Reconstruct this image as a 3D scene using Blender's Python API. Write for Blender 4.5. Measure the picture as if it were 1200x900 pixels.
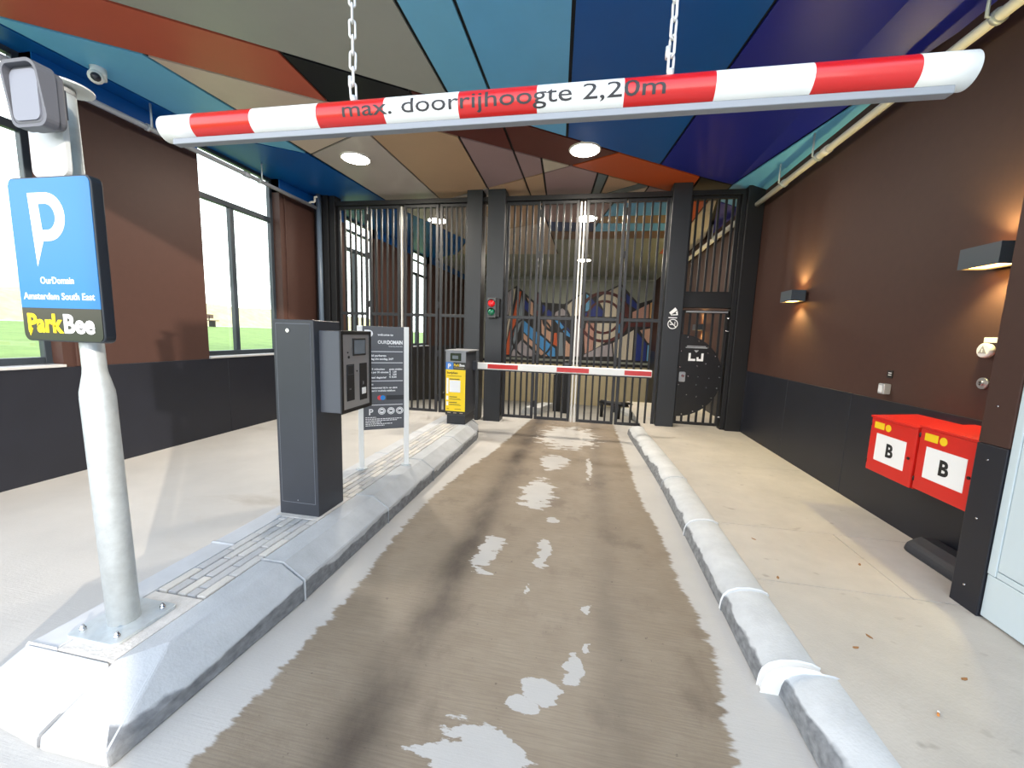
import bpy, bmesh, math, random
from mathutils import Matrix, Vector

for o in list(bpy.data.objects): bpy.data.objects.remove(o)
scene = bpy.context.scene
COL = scene.collection
random.seed(7)
PI = math.pi

# ------------------------------------------------------------------ camera
cam_d = bpy.data.cameras.new('camera'); cam = bpy.data.objects.new('camera', cam_d); COL.objects.link(cam)
RT = Vector((0.98223, 0.18486, 0.03250)); DN = Vector((0.05468, -0.11618, -0.99172)); FW = Vector((-0.17956, 0.97587, -0.12422))
cam.matrix_world = Matrix(((RT.x, -DN.x, -FW.x, 0), (RT.y, -DN.y, -FW.y, 0), (RT.z, -DN.z, -FW.z, 1.6), (0, 0, 0, 1)))
cam_d.sensor_width = 36; cam_d.lens = 36 * 462.08 / 1200; cam_d.clip_start = 0.02; cam_d.clip_end = 600
scene.camera = cam

# ------------------------------------------------------------------ sky, sun, exposure
world = bpy.data.worlds.new('sky'); scene.world = world; world.use_nodes = True
wn = world.node_tree; wn.nodes.clear()
wo = wn.nodes.new('ShaderNodeOutputWorld'); wb = wn.nodes.new('ShaderNodeBackground')
tc = wn.nodes.new('ShaderNodeTexCoord'); sx = wn.nodes.new('ShaderNodeSeparateXYZ'); rp = wn.nodes.new('ShaderNodeValToRGB')
wn.links.new(tc.outputs['Generated'], sx.inputs[0]); wn.links.new(sx.outputs['Z'], rp.inputs[0])
rp.color_ramp.elements[0].position = 0.0; rp.color_ramp.elements[0].color = (0.98, 0.97, 0.95, 1)
rp.color_ramp.elements[1].position = 0.75; rp.color_ramp.elements[1].color = (0.30, 0.38, 0.52, 1)
wn.links.new(rp.outputs[0], wb.inputs[0]); wb.inputs[1].default_value = 3.5
wn.links.new(wb.outputs[0], wo.inputs[0])
sun_d = bpy.data.lights.new('sun_offscreen', 'SUN'); sun_d.energy = 2.9; sun_d.angle = math.radians(0.9); sun_d.color = (1.0, 0.88, 0.72)
sun = bpy.data.objects.new('sun_offscreen', sun_d); COL.objects.link(sun)
sun.rotation_euler = Vector((-3.25, 2.93, -1.08)).to_track_quat('-Z', 'Y').to_euler(); sun.location = (20, -18, 8)
vs = scene.view_settings
scene.display_settings.display_device = 'sRGB'
vs.view_transform = 'Standard'; vs.look = 'None'; vs.gamma = 1.0; vs.use_curve_mapping = False
vs.exposure = 0.62

# ------------------------------------------------------------------ materials
def lin(c):
    r = []
    for v in c[:3]:
        v = v / 255.0
        r.append(v / 12.92 if v <= 0.04045 else ((v + 0.055) / 1.055) ** 2.4)
    return (r[0], r[1], r[2], 1)
MATS = {}
def mat(name, rgb, rough=0.6, metal=0.0, var=0.0, scale=6.0, bump=0.0, bscale=60.0, emit=None, estr=0.0, spec=0.5, coat=0.0, stretch=None):
    if name in MATS: return MATS[name]
    m = bpy.data.materials.new(name); m.use_nodes = True; nt = m.node_tree
    b = nt.nodes['Principled BSDF']
    b.inputs['Base Color'].default_value = lin(rgb); b.inputs['Roughness'].default_value = rough; b.inputs['Metallic'].default_value = metal
    b.inputs['Specular IOR Level'].default_value = spec
    if coat: b.inputs['Coat Weight'].default_value = coat; b.inputs['Coat Roughness'].default_value = 0.08
    if emit: b.inputs['Emission Color'].default_value = lin(emit); b.inputs['Emission Strength'].default_value = estr
    if var or bump:
        geo = nt.nodes.new('ShaderNodeNewGeometry'); src = geo.outputs['Position']
        if stretch:
            mp = nt.nodes.new('ShaderNodeMapping'); mp.inputs['Scale'].default_value = stretch
            nt.links.new(src, mp.inputs[0]); src = mp.outputs[0]
    if var:
        n = nt.nodes.new('ShaderNodeTexNoise'); n.inputs['Scale'].default_value = scale; n.inputs['Detail'].default_value = 6; n.inputs['Roughness'].default_value = 0.65
        nt.links.new(src, n.inputs['Vector'])
        r = nt.nodes.new('ShaderNodeValToRGB'); r.color_ramp.elements[0].position = 0.3; r.color_ramp.elements[1].position = 0.7
        c = lin(rgb); r.color_ramp.elements[0].color = tuple(max(0, v * (1 - var)) for v in c[:3]) + (1,); r.color_ramp.elements[1].color = tuple(min(1, v * (1 + var)) for v in c[:3]) + (1,)
        nt.links.new(n.outputs['Fac'], r.inputs[0]); nt.links.new(r.outputs[0], b.inputs['Base Color'])
    if bump:
        n2 = nt.nodes.new('ShaderNodeTexNoise'); n2.inputs['Scale'].default_value = bscale; n2.inputs['Detail'].default_value = 4
        nt.links.new(src, n2.inputs['Vector'])
        bp = nt.nodes.new('ShaderNodeBump'); bp.inputs['Strength'].default_value = bump; bp.inputs['Distance'].default_value = 0.01
        nt.links.new(n2.outputs['Fac'], bp.inputs['Height']); nt.links.new(bp.outputs[0], b.inputs['Normal'])
    MATS[name] = m
    return m

def glass_mat():
    m = bpy.data.materials.new('window_glass'); m.use_nodes = True; nt = m.node_tree; nt.nodes.clear()
    out = nt.nodes.new('ShaderNodeOutputMaterial'); tr = nt.nodes.new('ShaderNodeBsdfTransparent'); gl = nt.nodes.new('ShaderNodeBsdfGlossy')
    tr.inputs[0].default_value = (0.93, 0.97, 0.96, 1); gl.inputs['Roughness'].default_value = 0.01
    mx = nt.nodes.new('ShaderNodeMixShader'); mx.inputs[0].default_value = 0.05
    nt.links.new(tr.outputs[0], mx.inputs[1]); nt.links.new(gl.outputs[0], mx.inputs[2]); nt.links.new(mx.outputs[0], out.inputs[0])
    return m
GLASS = glass_mat()

def floor_mat():
    """concrete driveway: pale dry rims, brown wet middle with dry islands, dark tyre streaks, broom lines"""
    m = bpy.data.materials.new('driveway_concrete'); m.use_nodes = True; nt = m.node_tree; N = nt.nodes; L = nt.links
    b = N['Principled BSDF']
    geo = N.new('ShaderNodeNewGeometry'); sep = N.new('ShaderNodeSeparateXYZ'); L.new(geo.outputs['Position'], sep.inputs[0])
    X, Y = sep.outputs['X'], sep.outputs['Y']
    def math_(op, a, c=None, clamp=False):
        n = N.new('ShaderNodeMath'); n.operation = op; n.use_clamp = clamp
        for i, v in enumerate((a, c)):
            if v is None: continue
            if isinstance(v, (int, float)): n.inputs[i].default_value = v
            else: L.new(v, n.inputs[i])
        return n.outputs[0]
    def noise(scale, sy=1.0, detail=5, sxx=1.0):
        mp = N.new('ShaderNodeMapping'); mp.inputs['Scale'].default_value = (sxx, sy, 1); L.new(geo.outputs['Position'], mp.inputs[0])
        n = N.new('ShaderNodeTexNoise'); n.inputs['Scale'].default_value = scale; n.inputs['Detail'].default_value = detail; n.inputs['Roughness'].default_value = 0.6
        L.new(mp.outputs[0], n.inputs['Vector']); return n.outputs['Fac']
    def step(v, lo, hi):
        n = N.new('ShaderNodeMapRange'); n.interpolation_type = 'SMOOTHSTEP'; L.new(v, n.inputs['Value'])
        n.inputs['From Min'].default_value = lo; n.inputs['From Max'].default_value = hi; return n.outputs[0]
    # wobble: ragged sideways (broom lines run across the lane)
    w1 = math_('MULTIPLY', math_('SUBTRACT', noise(3.0, 4.0, 6), 0.5), 0.20)
    w2 = math_('MULTIPLY', math_('SUBTRACT', noise(11.0, 4.0, 4), 0.5), 0.14)
    wob = math_('ADD', w1, w2)
    Xw = math_('ADD', X, math_('MULTIPLY', wob, 0.7)); 
    # left and right limit of the wet zone as curves over Y
    def curve(pts):
        c = N.new('ShaderNodeFloatCurve'); L.new(math_('MULTIPLY', Y, 1 / 8.0), c.inputs['Value'])
        cu = c.mapping.curves[0]; pts = [(y / 8.0, (x + 2) / 4.0) for y, x in pts]
        cu.points[0].location = pts[0]; cu.points[1].location = pts[-1]
        for p in pts[1:-1]: cu.points.new(*p)
        c.mapping.update()
        return math_('SUBTRACT', math_('MULTIPLY', c.outputs[0], 4.0), 2.0)
    lft = curve([(0.0, -1.42), (1.92, -1.33), (2.83, -1.40), (3.4, -1.40), (4.2, -1.33), (5.4, -1.15), (6.5, -1.05), (8.0, -0.9)])
    rgt = curve([(0.0, 0.62), (1.5, 0.66), (2.1, 0.74), (2.6, 0.70), (3.3, 0.69), (3.9, 0.63), (5.2, 0.62), (6.9, 0.59), (8.0, 0.57)])
    inl = step(math_('SUBTRACT', Xw, lft), -0.012, 0.02); inr = step(math_('SUBTRACT', rgt, Xw), -0.012, 0.02)
    wet = math_('MULTIPLY', inl, inr)
    wet = math_('MULTIPLY', wet, step(Y, 0.2, 0.5))
    # dry islands: (cx, cy, rx, ry)
    dry = None; ragged = math_('MULTIPLY', math_('SUBTRACT', noise(4.5, 2.6, 6), 0.5), 2.6)
    for cx, cy, rx, ry in ((-0.22, 6.25, .46, .72), (-0.32, 4.93, .19, .30), (-0.40, 3.85, .17, .42), (-.20, 3.3, .06, .06), (-.63, 2.68, .09, .26), (-.22, 2.75, .055, .22),
                           (-.285, 2.31, .02, .06), (.086, 2.2, .02, .05), (-.13, 1.60, .12, .055), (.03, 1.77, .055, .10), (.09, 1.90, .02, .05), (-.2, 1.54, .07, .045), (-.32, 1.28, .22, .13), (.115, 4.8, .03, .42)):
        dx = math_('DIVIDE', math_('SUBTRACT', math_('ADD', X, math_('MULTIPLY', w1, 0.8)), cx), rx)
        dy = math_('DIVIDE', math_('SUBTRACT', Y, cy), ry)
        d = math_('ADD', math_('SQRT', math_('ADD', math_('MULTIPLY', dx, dx), math_('MULTIPLY', dy, dy))), ragged)
        s = math_('SUBTRACT', 1.0, step(d, 0.86, 0.95))
        dry = s if dry is None else math_('MAXIMUM', dry, s)
    wet = math_('MULTIPLY', wet, math_('SUBTRACT', 1.0, dry))
    # tyre grime
    t1 = math_('SUBTRACT', X, -0.80); t1 = math_('MULTIPLY', math_('MULTIPLY', t1, t1), 60.0)
    t2 = math_('SUBTRACT', X, 0.22); t2 = math_('MULTIPLY', math_('MULTIPLY', t2, t2), 90.0)
    g1 = math_('POWER', 2.718, math_('MULTIPLY', t1, -1.0)); g2 = math_('MULTIPLY', math_('POWER', 2.718, math_('MULTIPLY', t2, -1.0)), 0.45)
    grime = math_('MULTIPLY', math_('ADD', g1, g2), math_('ADD', math_('MULTIPLY', noise(2.2, 0.6, 7), 2.2), -0.45), clamp=True)
    grime = math_('MULTIPLY', grime, wet)
    blot = step(noise(2.3, 0.8, 9), 0.52, 0.70)
    speck = step(noise(26.0, 1.0, 3), 0.68, 0.74)
    broom = noise(5.0, 28.0, 4)
    def mix(f, a, c):
        n = N.new('ShaderNodeMix'); n.data_type = 'RGBA'
        if isinstance(f, (int, float)): n.inputs[0].default_value = f
        else: L.new(f, n.inputs[0])
        for i, v in ((6, a), (7, c)):
            if isinstance(v, tuple): n.inputs[i].default_value = v
            else: L.new(v, n.inputs[i])
        return n.outputs[2]
    dcol = mix(noise(1.6, 1.0, 8), lin((176, 173, 168)), lin((204, 200, 193)))
    dcol = mix(math_('MULTIPLY', step(noise(0.55, 2.2, 9), 0.56, 0.72), 0.5), dcol, lin((150, 138, 122)))
    wcol = mix(noise(4.5, 1.0, 8), lin((130, 115, 96)), lin((158, 145, 126)))
    wcol = mix(math_('MULTIPLY', step(broom, 0.40, 0.62), 0.32), wcol, lin((112, 98, 84)))
    wcol = mix(math_('MULTIPLY', blot, 0.55), wcol, lin((96, 82, 70)))
    wcol = mix(math_('MULTIPLY', grime, 1.0), wcol, lin((62, 52, 46)))
    wcol = mix(math_('MULTIPLY', speck, 0.6), wcol, lin((70, 60, 52)))
    col = mix(wet, dcol, wcol)
    L.new(col, b.inputs['Base Color'])
    rr = N.new('ShaderNodeMapRange'); L.new(wet, rr.inputs['Value']); rr.inputs['To Min'].default_value = 0.75; rr.inputs['To Max'].default_value = 0.5
    L.new(rr.outputs[0], b.inputs['Roughness'])
    bp = N.new('ShaderNodeBump'); bp.inputs['Strength'].default_value = 0.25; bp.inputs['Distance'].default_value = 0.004
    L.new(math_('ADD', broom, noise(70, 1, 3)), bp.inputs['Height']); L.new(bp.outputs[0], b.inputs['Normal'])
    return m

def pavement_mat():
    m = mat('pavement_concrete', (192, 185, 174), 0.8, var=0.12, scale=1.7, bump=0.2, bscale=90)
    nt = m.node_tree; b = nt.nodes['Principled BSDF']
    lk = b.inputs['Base Color'].links[0].from_socket
    geo = nt.nodes.new('ShaderNodeNewGeometry'); v = nt.nodes.new('ShaderNodeTexNoise'); v.inputs['Scale'].default_value = 7; v.inputs['Detail'].default_value = 2
    mp = nt.nodes.new('ShaderNodeMapping'); mp.inputs['Scale'].default_value = (1, 1.5, 1); nt.links.new(geo.outputs['Position'], mp.inputs[0]); nt.links.new(mp.outputs[0], v.inputs['Vector'])
    r = nt.nodes.new('ShaderNodeMapRange'); nt.links.new(v.outputs['Fac'], r.inputs[0]); r.inputs[1].default_value = 0.68; r.inputs[2].default_value = 0.76
    r.inputs[4].default_value = 0.45
    mx = nt.nodes.new('ShaderNodeMix'); mx.data_type = 'RGBA'; nt.links.new(r.outputs[0], mx.inputs[0]); nt.links.new(lk, mx.inputs[6]); mx.inputs[7].default_value = lin((128, 116, 102))
    nt.links.new(mx.outputs[2], b.inputs['Base Color'])
    return m

def kerb_mat(name, rgb, side):
    """concrete kerb with black tyre scuffs climbing its lane-side face in ragged tongues (side: +1 island, -1 right kerb)"""
    m = mat(name, rgb, 0.75, var=0.11, scale=5, bump=0.25, bscale=80)
    nt = m.node_tree; N = nt.nodes; L = nt.links; b = N['Principled BSDF']; lk = b.inputs['Base Color'].links[0].from_socket
    geo = N.new('ShaderNodeNewGeometry'); sp = N.new('ShaderNodeSeparateXYZ'); L.new(geo.outputs['Position'], sp.inputs[0])
    sn = N.new('ShaderNodeSeparateXYZ'); L.new(geo.outputs['Normal'], sn.inputs[0])
    mp = N.new('ShaderNodeMapping'); mp.inputs['Scale'].default_value = (0.3, 1.6, 2.5); L.new(geo.outputs['Position'], mp.inputs[0])
    n = N.new('ShaderNodeTexNoise'); n.inputs['Scale'].default_value = 2.2; n.inputs['Detail'].default_value = 4; L.new(mp.outputs[0], n.inputs['Vector'])
    def M(op, a, c):
        k = N.new('ShaderNodeMath'); k.operation = op
        for i, v in enumerate((a, c)):
            if isinstance(v, (int, float)): k.inputs[i].default_value = v
            else: L.new(v, k.inputs[i])
        return k.outputs[0]
    lim = M('ADD', M('MULTIPLY', n.outputs['Fac'], 0.16), 0.02 if side > 0 else 0.01)
    low = N.new('ShaderNodeMapRange'); L.new(M('SUBTRACT', lim, sp.outputs['Z']), low.inputs[0]); low.inputs[1].default_value = -0.004; low.inputs[2].default_value = 0.008
    fac = N.new('ShaderNodeMapRange'); L.new(M('MULTIPLY', sn.outputs['X'], float(side)), fac.inputs[0]); fac.inputs[1].default_value = 0.25; fac.inputs[2].default_value = 0.4
    n2 = N.new('ShaderNodeTexNoise'); n2.inputs['Scale'].default_value = 14; n2.inputs['Detail'].default_value = 6; L.new(mp.outputs[0], n2.inputs['Vector'])
    mx = N.new('ShaderNodeMix'); mx.data_type = 'RGBA'
    L.new(M('MULTIPLY', M('MULTIPLY', low.outputs[0], fac.outputs[0]), M('ADD', M('MULTIPLY', n2.outputs['Fac'], 0.7), 0.4)), mx.inputs[0])
    L.new(lk, mx.inputs[6]); mx.inputs[7].default_value = lin((82, 84, 88)); L.new(mx.outputs[2], b.inputs['Base Color'])
    return m

def grass_mat():
    m = mat('grass', (134, 156, 76), 0.9, var=0.2, scale=1.2, bump=0.6, bscale=25)
    return m

# ------------------------------------------------------------------ mesh helpers (all coordinates are world metres)
class B:
    def __init__(s): s.v = []; s.f = []; s.sm = []
    def add(s, v, f, smooth=False):
        n = len(s.v); s.v += [tuple(p) for p in v]; s.f += [tuple(i + n for i in q) for q in f]; s.sm += [smooth] * len(f); return s
    def box(s, x0, x1, y0, y1, z0, z1):
        v = [(x0, y0, z0), (x1, y0, z0), (x1, y1, z0), (x0, y1, z0), (x0, y0, z1), (x1, y0, z1), (x1, y1, z1), (x0, y1, z1)]
        return s.add(v, [(3, 2, 1, 0), (4, 5, 6, 7), (0, 1, 5, 4), (1, 2, 6, 5), (2, 3, 7, 6), (3, 0, 4, 7)])
    def prism(s, pts, a, b, axis='z'):
        """pts 2-D; axis z: (x,y), axis y: (x,z), axis x: (y,z)"""
        n = len(pts)
        def P(p, t): return (p[0], p[1], t) if axis == 'z' else ((p[0], t, p[1]) if axis == 'y' else (t, p[0], p[1]))
        v = [P(p, a) for p in pts] + [P(p, b) for p in pts]
        area = sum(pts[i][0] * pts[(i + 1) % n][1] - pts[(i + 1) % n][0] * pts[i][1] for i in range(n))
        flip = (area < 0) != (axis == 'y')
        if b < a: flip = not flip
        f = [tuple(range(n - 1, -1, -1)), tuple(range(n, 2 * n))] + [(i, (i + 1) % n, n + (i + 1) % n, n + i) for i in range(n)]
        if flip: f = [tuple(reversed(q)) for q in f]
        return s.add(v, f)
    def tube(s, path, r, n=12, caps=True, smooth=True):
        path = [Vector(p) for p in path]; rs = r if isinstance(r, (list, tuple)) else [r] * len(path)
        v = []; up = None
        for i, p in enumerate(path):
            d = (path[min(i + 1, len(path) - 1)] - path[max(i - 1, 0)]).normalized()
            if up is None:
                up = d.orthogonal().normalized()
            up = (up - d * up.dot(d)).normalized(); q = d.cross(up)
            for k in range(n):
                a = 2 * PI * k / n; v.append(p + (up * math.cos(a) + q * math.sin(a)) * rs[i])
        f = []
        for i in range(len(path) - 1):
            for k in range(n):
                k2 = (k + 1) % n; f.append((i * n + k, i * n + k2, (i + 1) * n + k2, (i + 1) * n + k))
        n0 = len(s.v); s.add(v, f, smooth)
        if caps:
            s.f.append(tuple(n0 + k for k in reversed(range(n)))); s.sm.append(False)
            e = n0 + (len(path) - 1) * n; s.f.append(tuple(e + k for k in range(n))); s.sm.append(False)
        return s
    def build(s, name, m, parent=None, bevel=0.0, loc=None, seg=2):
        me = bpy.data.meshes.new(name); me.from_pydata(s.v, [], s.f); me.update()
        me.polygons.foreach_set('use_smooth', s.sm)
        me.materials.append(m)
        return link(name, me, parent, bevel, loc, seg)

def link(name, me, parent=None, bevel=0.0, loc=None, seg=2):
    o = bpy.data.objects.new(name, me); COL.objects.link(o)
    if loc is not None: o.location = loc
    if parent is not None: adopt(o, parent)
    if bevel:
        md = o.modifiers.new('bevel', 'BEVEL'); md.width = bevel; md.segments = seg; md.limit_method = 'ANGLE'; md.angle_limit = math.radians(35)
    return o
WORLD = {}
def adopt(o, parent):
    o.parent = parent
    o.matrix_parent_inverse = Matrix.Translation(-Vector(wloc(parent)))
def wloc(o):
    # objects are only ever translated, and the parent inverse cancels the parent: world location == own location
    return o.location
def tag(o, label, cat, group=None):
    o['label'] = label; o['category'] = cat
    if group: o['group'] = group
    return o
def thing(name, label, cat, loc, group=None):
    o = bpy.data.objects.new(name, None); COL.objects.link(o); o.location = loc; o.empty_display_size = 0.1
    return tag(o, label, cat, group)
def struct(o): o['kind'] = 'structure'; return o
def semp(name, loc=(0, 0, 0)):
    o = bpy.data.objects.new(name, None); COL.objects.link(o); o.location = loc; o.empty_display_size = 0.1
    return struct(o)
def rrect(x0, x1, z0, z1, r, n=5):
    p = []
    for cx, cz, a0 in ((x1 - r, z0 + r, -90), (x1 - r, z1 - r, 0), (x0 + r, z1 - r, 90), (x0 + r, z0 + r, 180)):
        for k in range(n + 1):
            a = math.radians(a0 + 90 * k / n); p.append((cx + r * math.cos(a), cz + r * math.sin(a)))
    return p
def circ(cx, cy, r, n=24, a0=0, a1=360):
    full = (a1 - a0) % 360 == 0
    k = n if full else n + 1
    return [(cx + r * math.cos(math.radians(a0 + (a1 - a0) * i / n)), cy + r * math.sin(math.radians(a0 + (a1 - a0) * i / n))) for i in range(k)]
def frame_yz(b, x0, x1, y0, y1, z0, z1, w):
    b.box(x0, x1, y0, y0 + w, z0, z1); b.box(x0, x1, y1 - w, y1, z0, z1); b.box(x0, x1, y0 + w, y1 - w, z0, z0 + w); b.box(x0, x1, y0 + w, y1 - w, z1 - w, z1)
    return b
def frame_xz(b, y0, y1, x0, x1, z0, z1, w):
    b.box(x0, x0 + w, y0, y1, z0, z1); b.box(x1 - w, x1, y0, y1, z0, z1); b.box(x0 + w, x1 - w, y0, y1, z0, z0 + w); b.box(x0 + w, x1 - w, y0, y1, z1 - w, z1)
    return b

# text: mesh lettering in the plane given by origin, right and up vectors
def text_mesh(s, size, bold=0.0, align='LEFT', squash=1.0, depth=0.0):
    cu = bpy.data.curves.new('lettering', 'FONT'); cu.body = s; cu.size = size; cu.align_x = align; cu.offset = bold; cu.extrude = depth; cu.resolution_u = 3
    o = bpy.data.objects.new('lettering_tmp', cu); COL.objects.link(o)
    dg = bpy.context.evaluated_depsgraph_get(); me = bpy.data.meshes.new_from_object(o.evaluated_get(dg))
    bpy.data.objects.remove(o); bpy.data.curves.remove(cu)
    for v in me.vertices: v.co.x *= squash
    return me
def lettering(s, size, org, right, up, m, parent, bold=0.0, align='LEFT', squash=1.0, name='lettering', fit=None, depth=0.0004):
    me = text_mesh(s, size, bold, align, squash, depth); me.name = name
    if fit:
        xs = [v.co.x for v in me.vertices]; w = max(xs) - min(xs); k = fit / w; x0 = min(xs)
        for v in me.vertices: v.co.x = (v.co.x - x0) * k + (0 if align == 'LEFT' else -fit / 2)
    R = Vector(right).normalized(); U = Vector(up).normalized(); Nn = R.cross(U); O = Vector(org)
    for v in me.vertices: v.co = O + R * v.co.x + U * v.co.y + Nn * v.co.z
    me.materials.clear(); me.materials.append(m)
    return link(name, me, parent)
XR, YR, ZU = Vector((1, 0, 0)), Vector((0, 1, 0)), Vector((0, 0, 1))
# ------------------------------------------------------------------ shared materials
BROWN = mat('brown_cladding', (68, 46, 40), 0.6, spec=0.3, var=0.05, scale=14)
BLACKW = mat('black_wainscot', (26, 28, 37), 0.45, var=0.12, scale=3)
BLACKM = mat('black_steel', (15, 15, 18), 0.5, metal=0.0, var=0.08, scale=5)
ANTH = mat('anthracite_steel', (52, 55, 62), 0.42, var=0.05, scale=6)
GALV = mat('galvanised_steel', (196, 203, 206), 0.42, metal=0.45, var=0.10, scale=22)
ALU = mat('brushed_aluminium', (176, 178, 182), 0.35, metal=0.7)
WHITE = mat('white_paint', (236, 236, 232), 0.4)
WHITEP = mat('white_print', (240, 240, 240), 0.6)
BLACKP = mat('black_print', (22, 22, 24), 0.6)
RED = mat('red_paint', (200, 24, 20), 0.3, coat=0.3)
DARKF = mat('window_frame_steel', (46, 54, 62), 0.4)
CHROME = mat('chrome', (205, 205, 208), 0.18, metal=1.0)
LINK = mat('galvanised_chain', (226, 226, 224), 0.35, metal=0.3)
KERB = kerb_mat('island_kerb_concrete', (182, 185, 187), 1)
KERBR = kerb_mat('pavement_kerb_concrete', (204, 206, 206), -1)
PAVE = pavement_mat()

XL, XR_, ZC = -5.25, 2.58, 4.08
GY = 7.12

# ------------------------------------------------------------------ setting: ground and floors
def grid_plane(name, x0, x1, y0, y1, z, m, zf=None, nx=1, ny=1):
    b = B(); v = []
    for j in range(ny + 1):
        for i in range(nx + 1):
            x = x0 + (x1 - x0) * i / nx; y = y0 + (y1 - y0) * j / ny; v.append((x, y, zf(x, y) if zf else z))
    f = [(j * (nx + 1) + i, j * (nx + 1) + i + 1, (j + 1) * (nx + 1) + i + 1, (j + 1) * (nx + 1) + i) for j in range(ny) for i in range(nx)]
    b.add(v, f); return b.build(name, m)
fl = B().box(-5.45, 2.95, -3.0, 7.45, -0.3, 0.0).build('floor', floor_mat()); struct(fl)
rampm = mat('ramp_concrete', (150, 148, 142), 0.7, var=0.15, scale=2, bump=0.15, bscale=60)
rb = B(); rb.prism([(7.45, -0.3), (7.45, 0.0), (17.0, -1.3), (17.0, -1.7)], -5.45, 2.8, axis='x')
struct(rb.build('floor_ramp', rampm))
gout = mat('forecourt_paving', (150, 146, 140), 0.8, var=0.12, scale=3, bump=0.2, bscale=60)
struct(grid_plane('ground_forecourt', -5.5, 60, -60, -2.98, -0.03, gout))
struct(grid_plane('ground_side', 2.9, 60, -3.0, 40, -0.04, gout))

# raised pavement on the right: slabs with open joints over a base
pv = struct(B().box(1.11, 2.9, -2.98, 9.5, -0.05, 0.112).build('pavement_right', mat('joint_dark', (96, 92, 86), 0.9)))
for x0, x1, y0, y1 in ((1.0, 2.58, 5.003, 9.5), (1.03, 2.58, 3.343, 4.997), (1.11, 1.977, 2.563, 3.337), (1.983, 2.58, 2.563, 3.337), (1.11, 2.58, 0.9, 2.557), (1.11, 2.58, -0.8, 0.894), (1.11, 2.58, -2.98, -0.806)):
    B().box(x0, x1, y0, y1, 0.10, 0.13).build('slab', PAVE, pv, bevel=0.002, seg=1)

# outside the windows: rising lawn, path, planted bank
def zlawn(x, y): return 1.45 * min(1, max(0, (-5.5 - x) / 27.0)) ** 0.8
lawn = grid_plane('lawn', -33, -5.46, -40, 75, 0, grass_mat(), zlawn, 24, 1); struct(lawn)
struct(B().box(-37, -33, -40, 75, 1.0, 1.47).build('path', mat('path_paving', (216, 214, 210), 0.8, var=0.05, scale=1)))

# ------------------------------------------------------------------ walls
WIN = [(1.30, 3.12), (4.72, 6.16), (8.02, 9.40), (11.45, 12.85)]
b = B(); ys = [0.2]
for a, c in WIN: ys += [a, c]
ys.append(17.2)
for i in range(0, len(ys), 2): b.box(XL - 0.22, XL, ys[i], ys[i + 1], 1.12, 4.075)
wl = struct(b.build('wall_left', BROWN))
# each pier gets its black base panel; panels run on under the windows
joints = [0.2, 1.8, 3.4, 5.0, 6.55, 7.2, 9.2, 11.2, 13.2, 15.2, 17.0]
for a, c in zip(joints, joints[1:]):
    B().box(XL - 0.22, XL + 0.012, a + 0.002, c - 0.002, -1.5 if a > 7 else 0.0, 1.12).build('base_panel', BLACKW, wl, bevel=0.003, seg=1)
HDR = mat('header_blue', (10, 84, 158), 0.36, spec=0.4)
for i in range(0, len(ys), 2): B().box(XL - 0.2, XL + 0.014, ys[i], ys[i + 1], 3.86, 4.076).build('header_panel', HDR, wl)
# pier edge trim strips beside the far reveal of each window
for a, c in WIN[:3]:
    B().box(XL - 0.005, XL + 0.02, c + 0.10, c + 0.145, 1.125, 3.859).build('edge_trim', BROWN, wl, bevel=0.003, seg=1)
for i, (a, c) in enumerate(WIN):
    w = semp('window_%d' % (i + 1), (XL - 0.18, (a + c) / 2, 1.12))
    x0, x1 = XL - 0.21, XL - 0.14
    frame_yz(B(), x0, x1, a - 0.005, c + 0.005, 1.16, 4.09, 0.06).build('window_frame', DARKF, w, bevel=0.006)
    mid = a + (c - a) * 0.44
    tr = 3.40
    B().box(x0, x1, a + 0.055, c - 0.055, tr - 0.04, tr + 0.04).build('transom', DARKF, w, bevel=0.006)
    B().box(x0, x1, mid - 0.035, mid + 0.035, 1.22, tr - 0.04).build('mullion', DARKF, w, bevel=0.006)
    if i >= 2: B().box(x0, x1, a + 0.055, c - 0.055, 3.78, 3.83).build('transom', DARKF, w, bevel=0.006)
    for y0, y1, z0, z1 in ((a + 0.05, mid - 0.03, 1.21, tr - 0.03), (mid + 0.03, c - 0.05, 1.21, tr - 0.03), (a + 0.05, c - 0.05, tr + 0.03, 4.04)):
        B().box(XL - 0.18, XL - 0.172, y0, y1, z0, z1).build('pane', GLASS, w)
    B().box(XL - 0.2, XL + 0.03, a - 0.005, c + 0.005, 1.122, 1.15).build('window_sill', mat('sill_aluminium', (205, 205, 205), 0.4, metal=0.3), w, bevel=0.004)
    B().box(XL - 0.205, XL - 0.13, a, c, 1.15, 1.165).build('sill_profile', DARKF, w)

wr = struct(B().box(XR_, XR_ + 0.25, 2.6, 17.2, 1.14, 4.12).build('wall_right', BROWN))
jr = [2.6, 4.35, 5.6, 6.9, 8.6, 10.6, 12.6, 14.6, 17.0]
for a, c in zip(jr, jr[1:]):
    B().box(XR_ - 0.012, XR_ + 0.25, a + 0.002, c - 0.002, 0.10 if a < 9 else -1.5, 1.14).build('base_panel', BLACKW, wr, bevel=0.003, seg=1)
# end pier of the right wall, brown over black, with bolt heads
wp = struct(B().box(2.215, XR_ + 0.25, 2.47, 2.635, 1.085, 4.12).build('wall_right_pier', BROWN, bevel=0.004))
B().box(2.212, XR_ + 0.25, 2.47, 2.637, 0.128, 1.083).build('base_panel', BLACKW, wp, bevel=0.004)
for z in (0.26, 0.66, 1.0, 1.3, 2.3): B().tube([(2.218, 2.56, z), (2.207, 2.56, z)], 0.005, 8).build('bolt', CHROME, wp)
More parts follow.
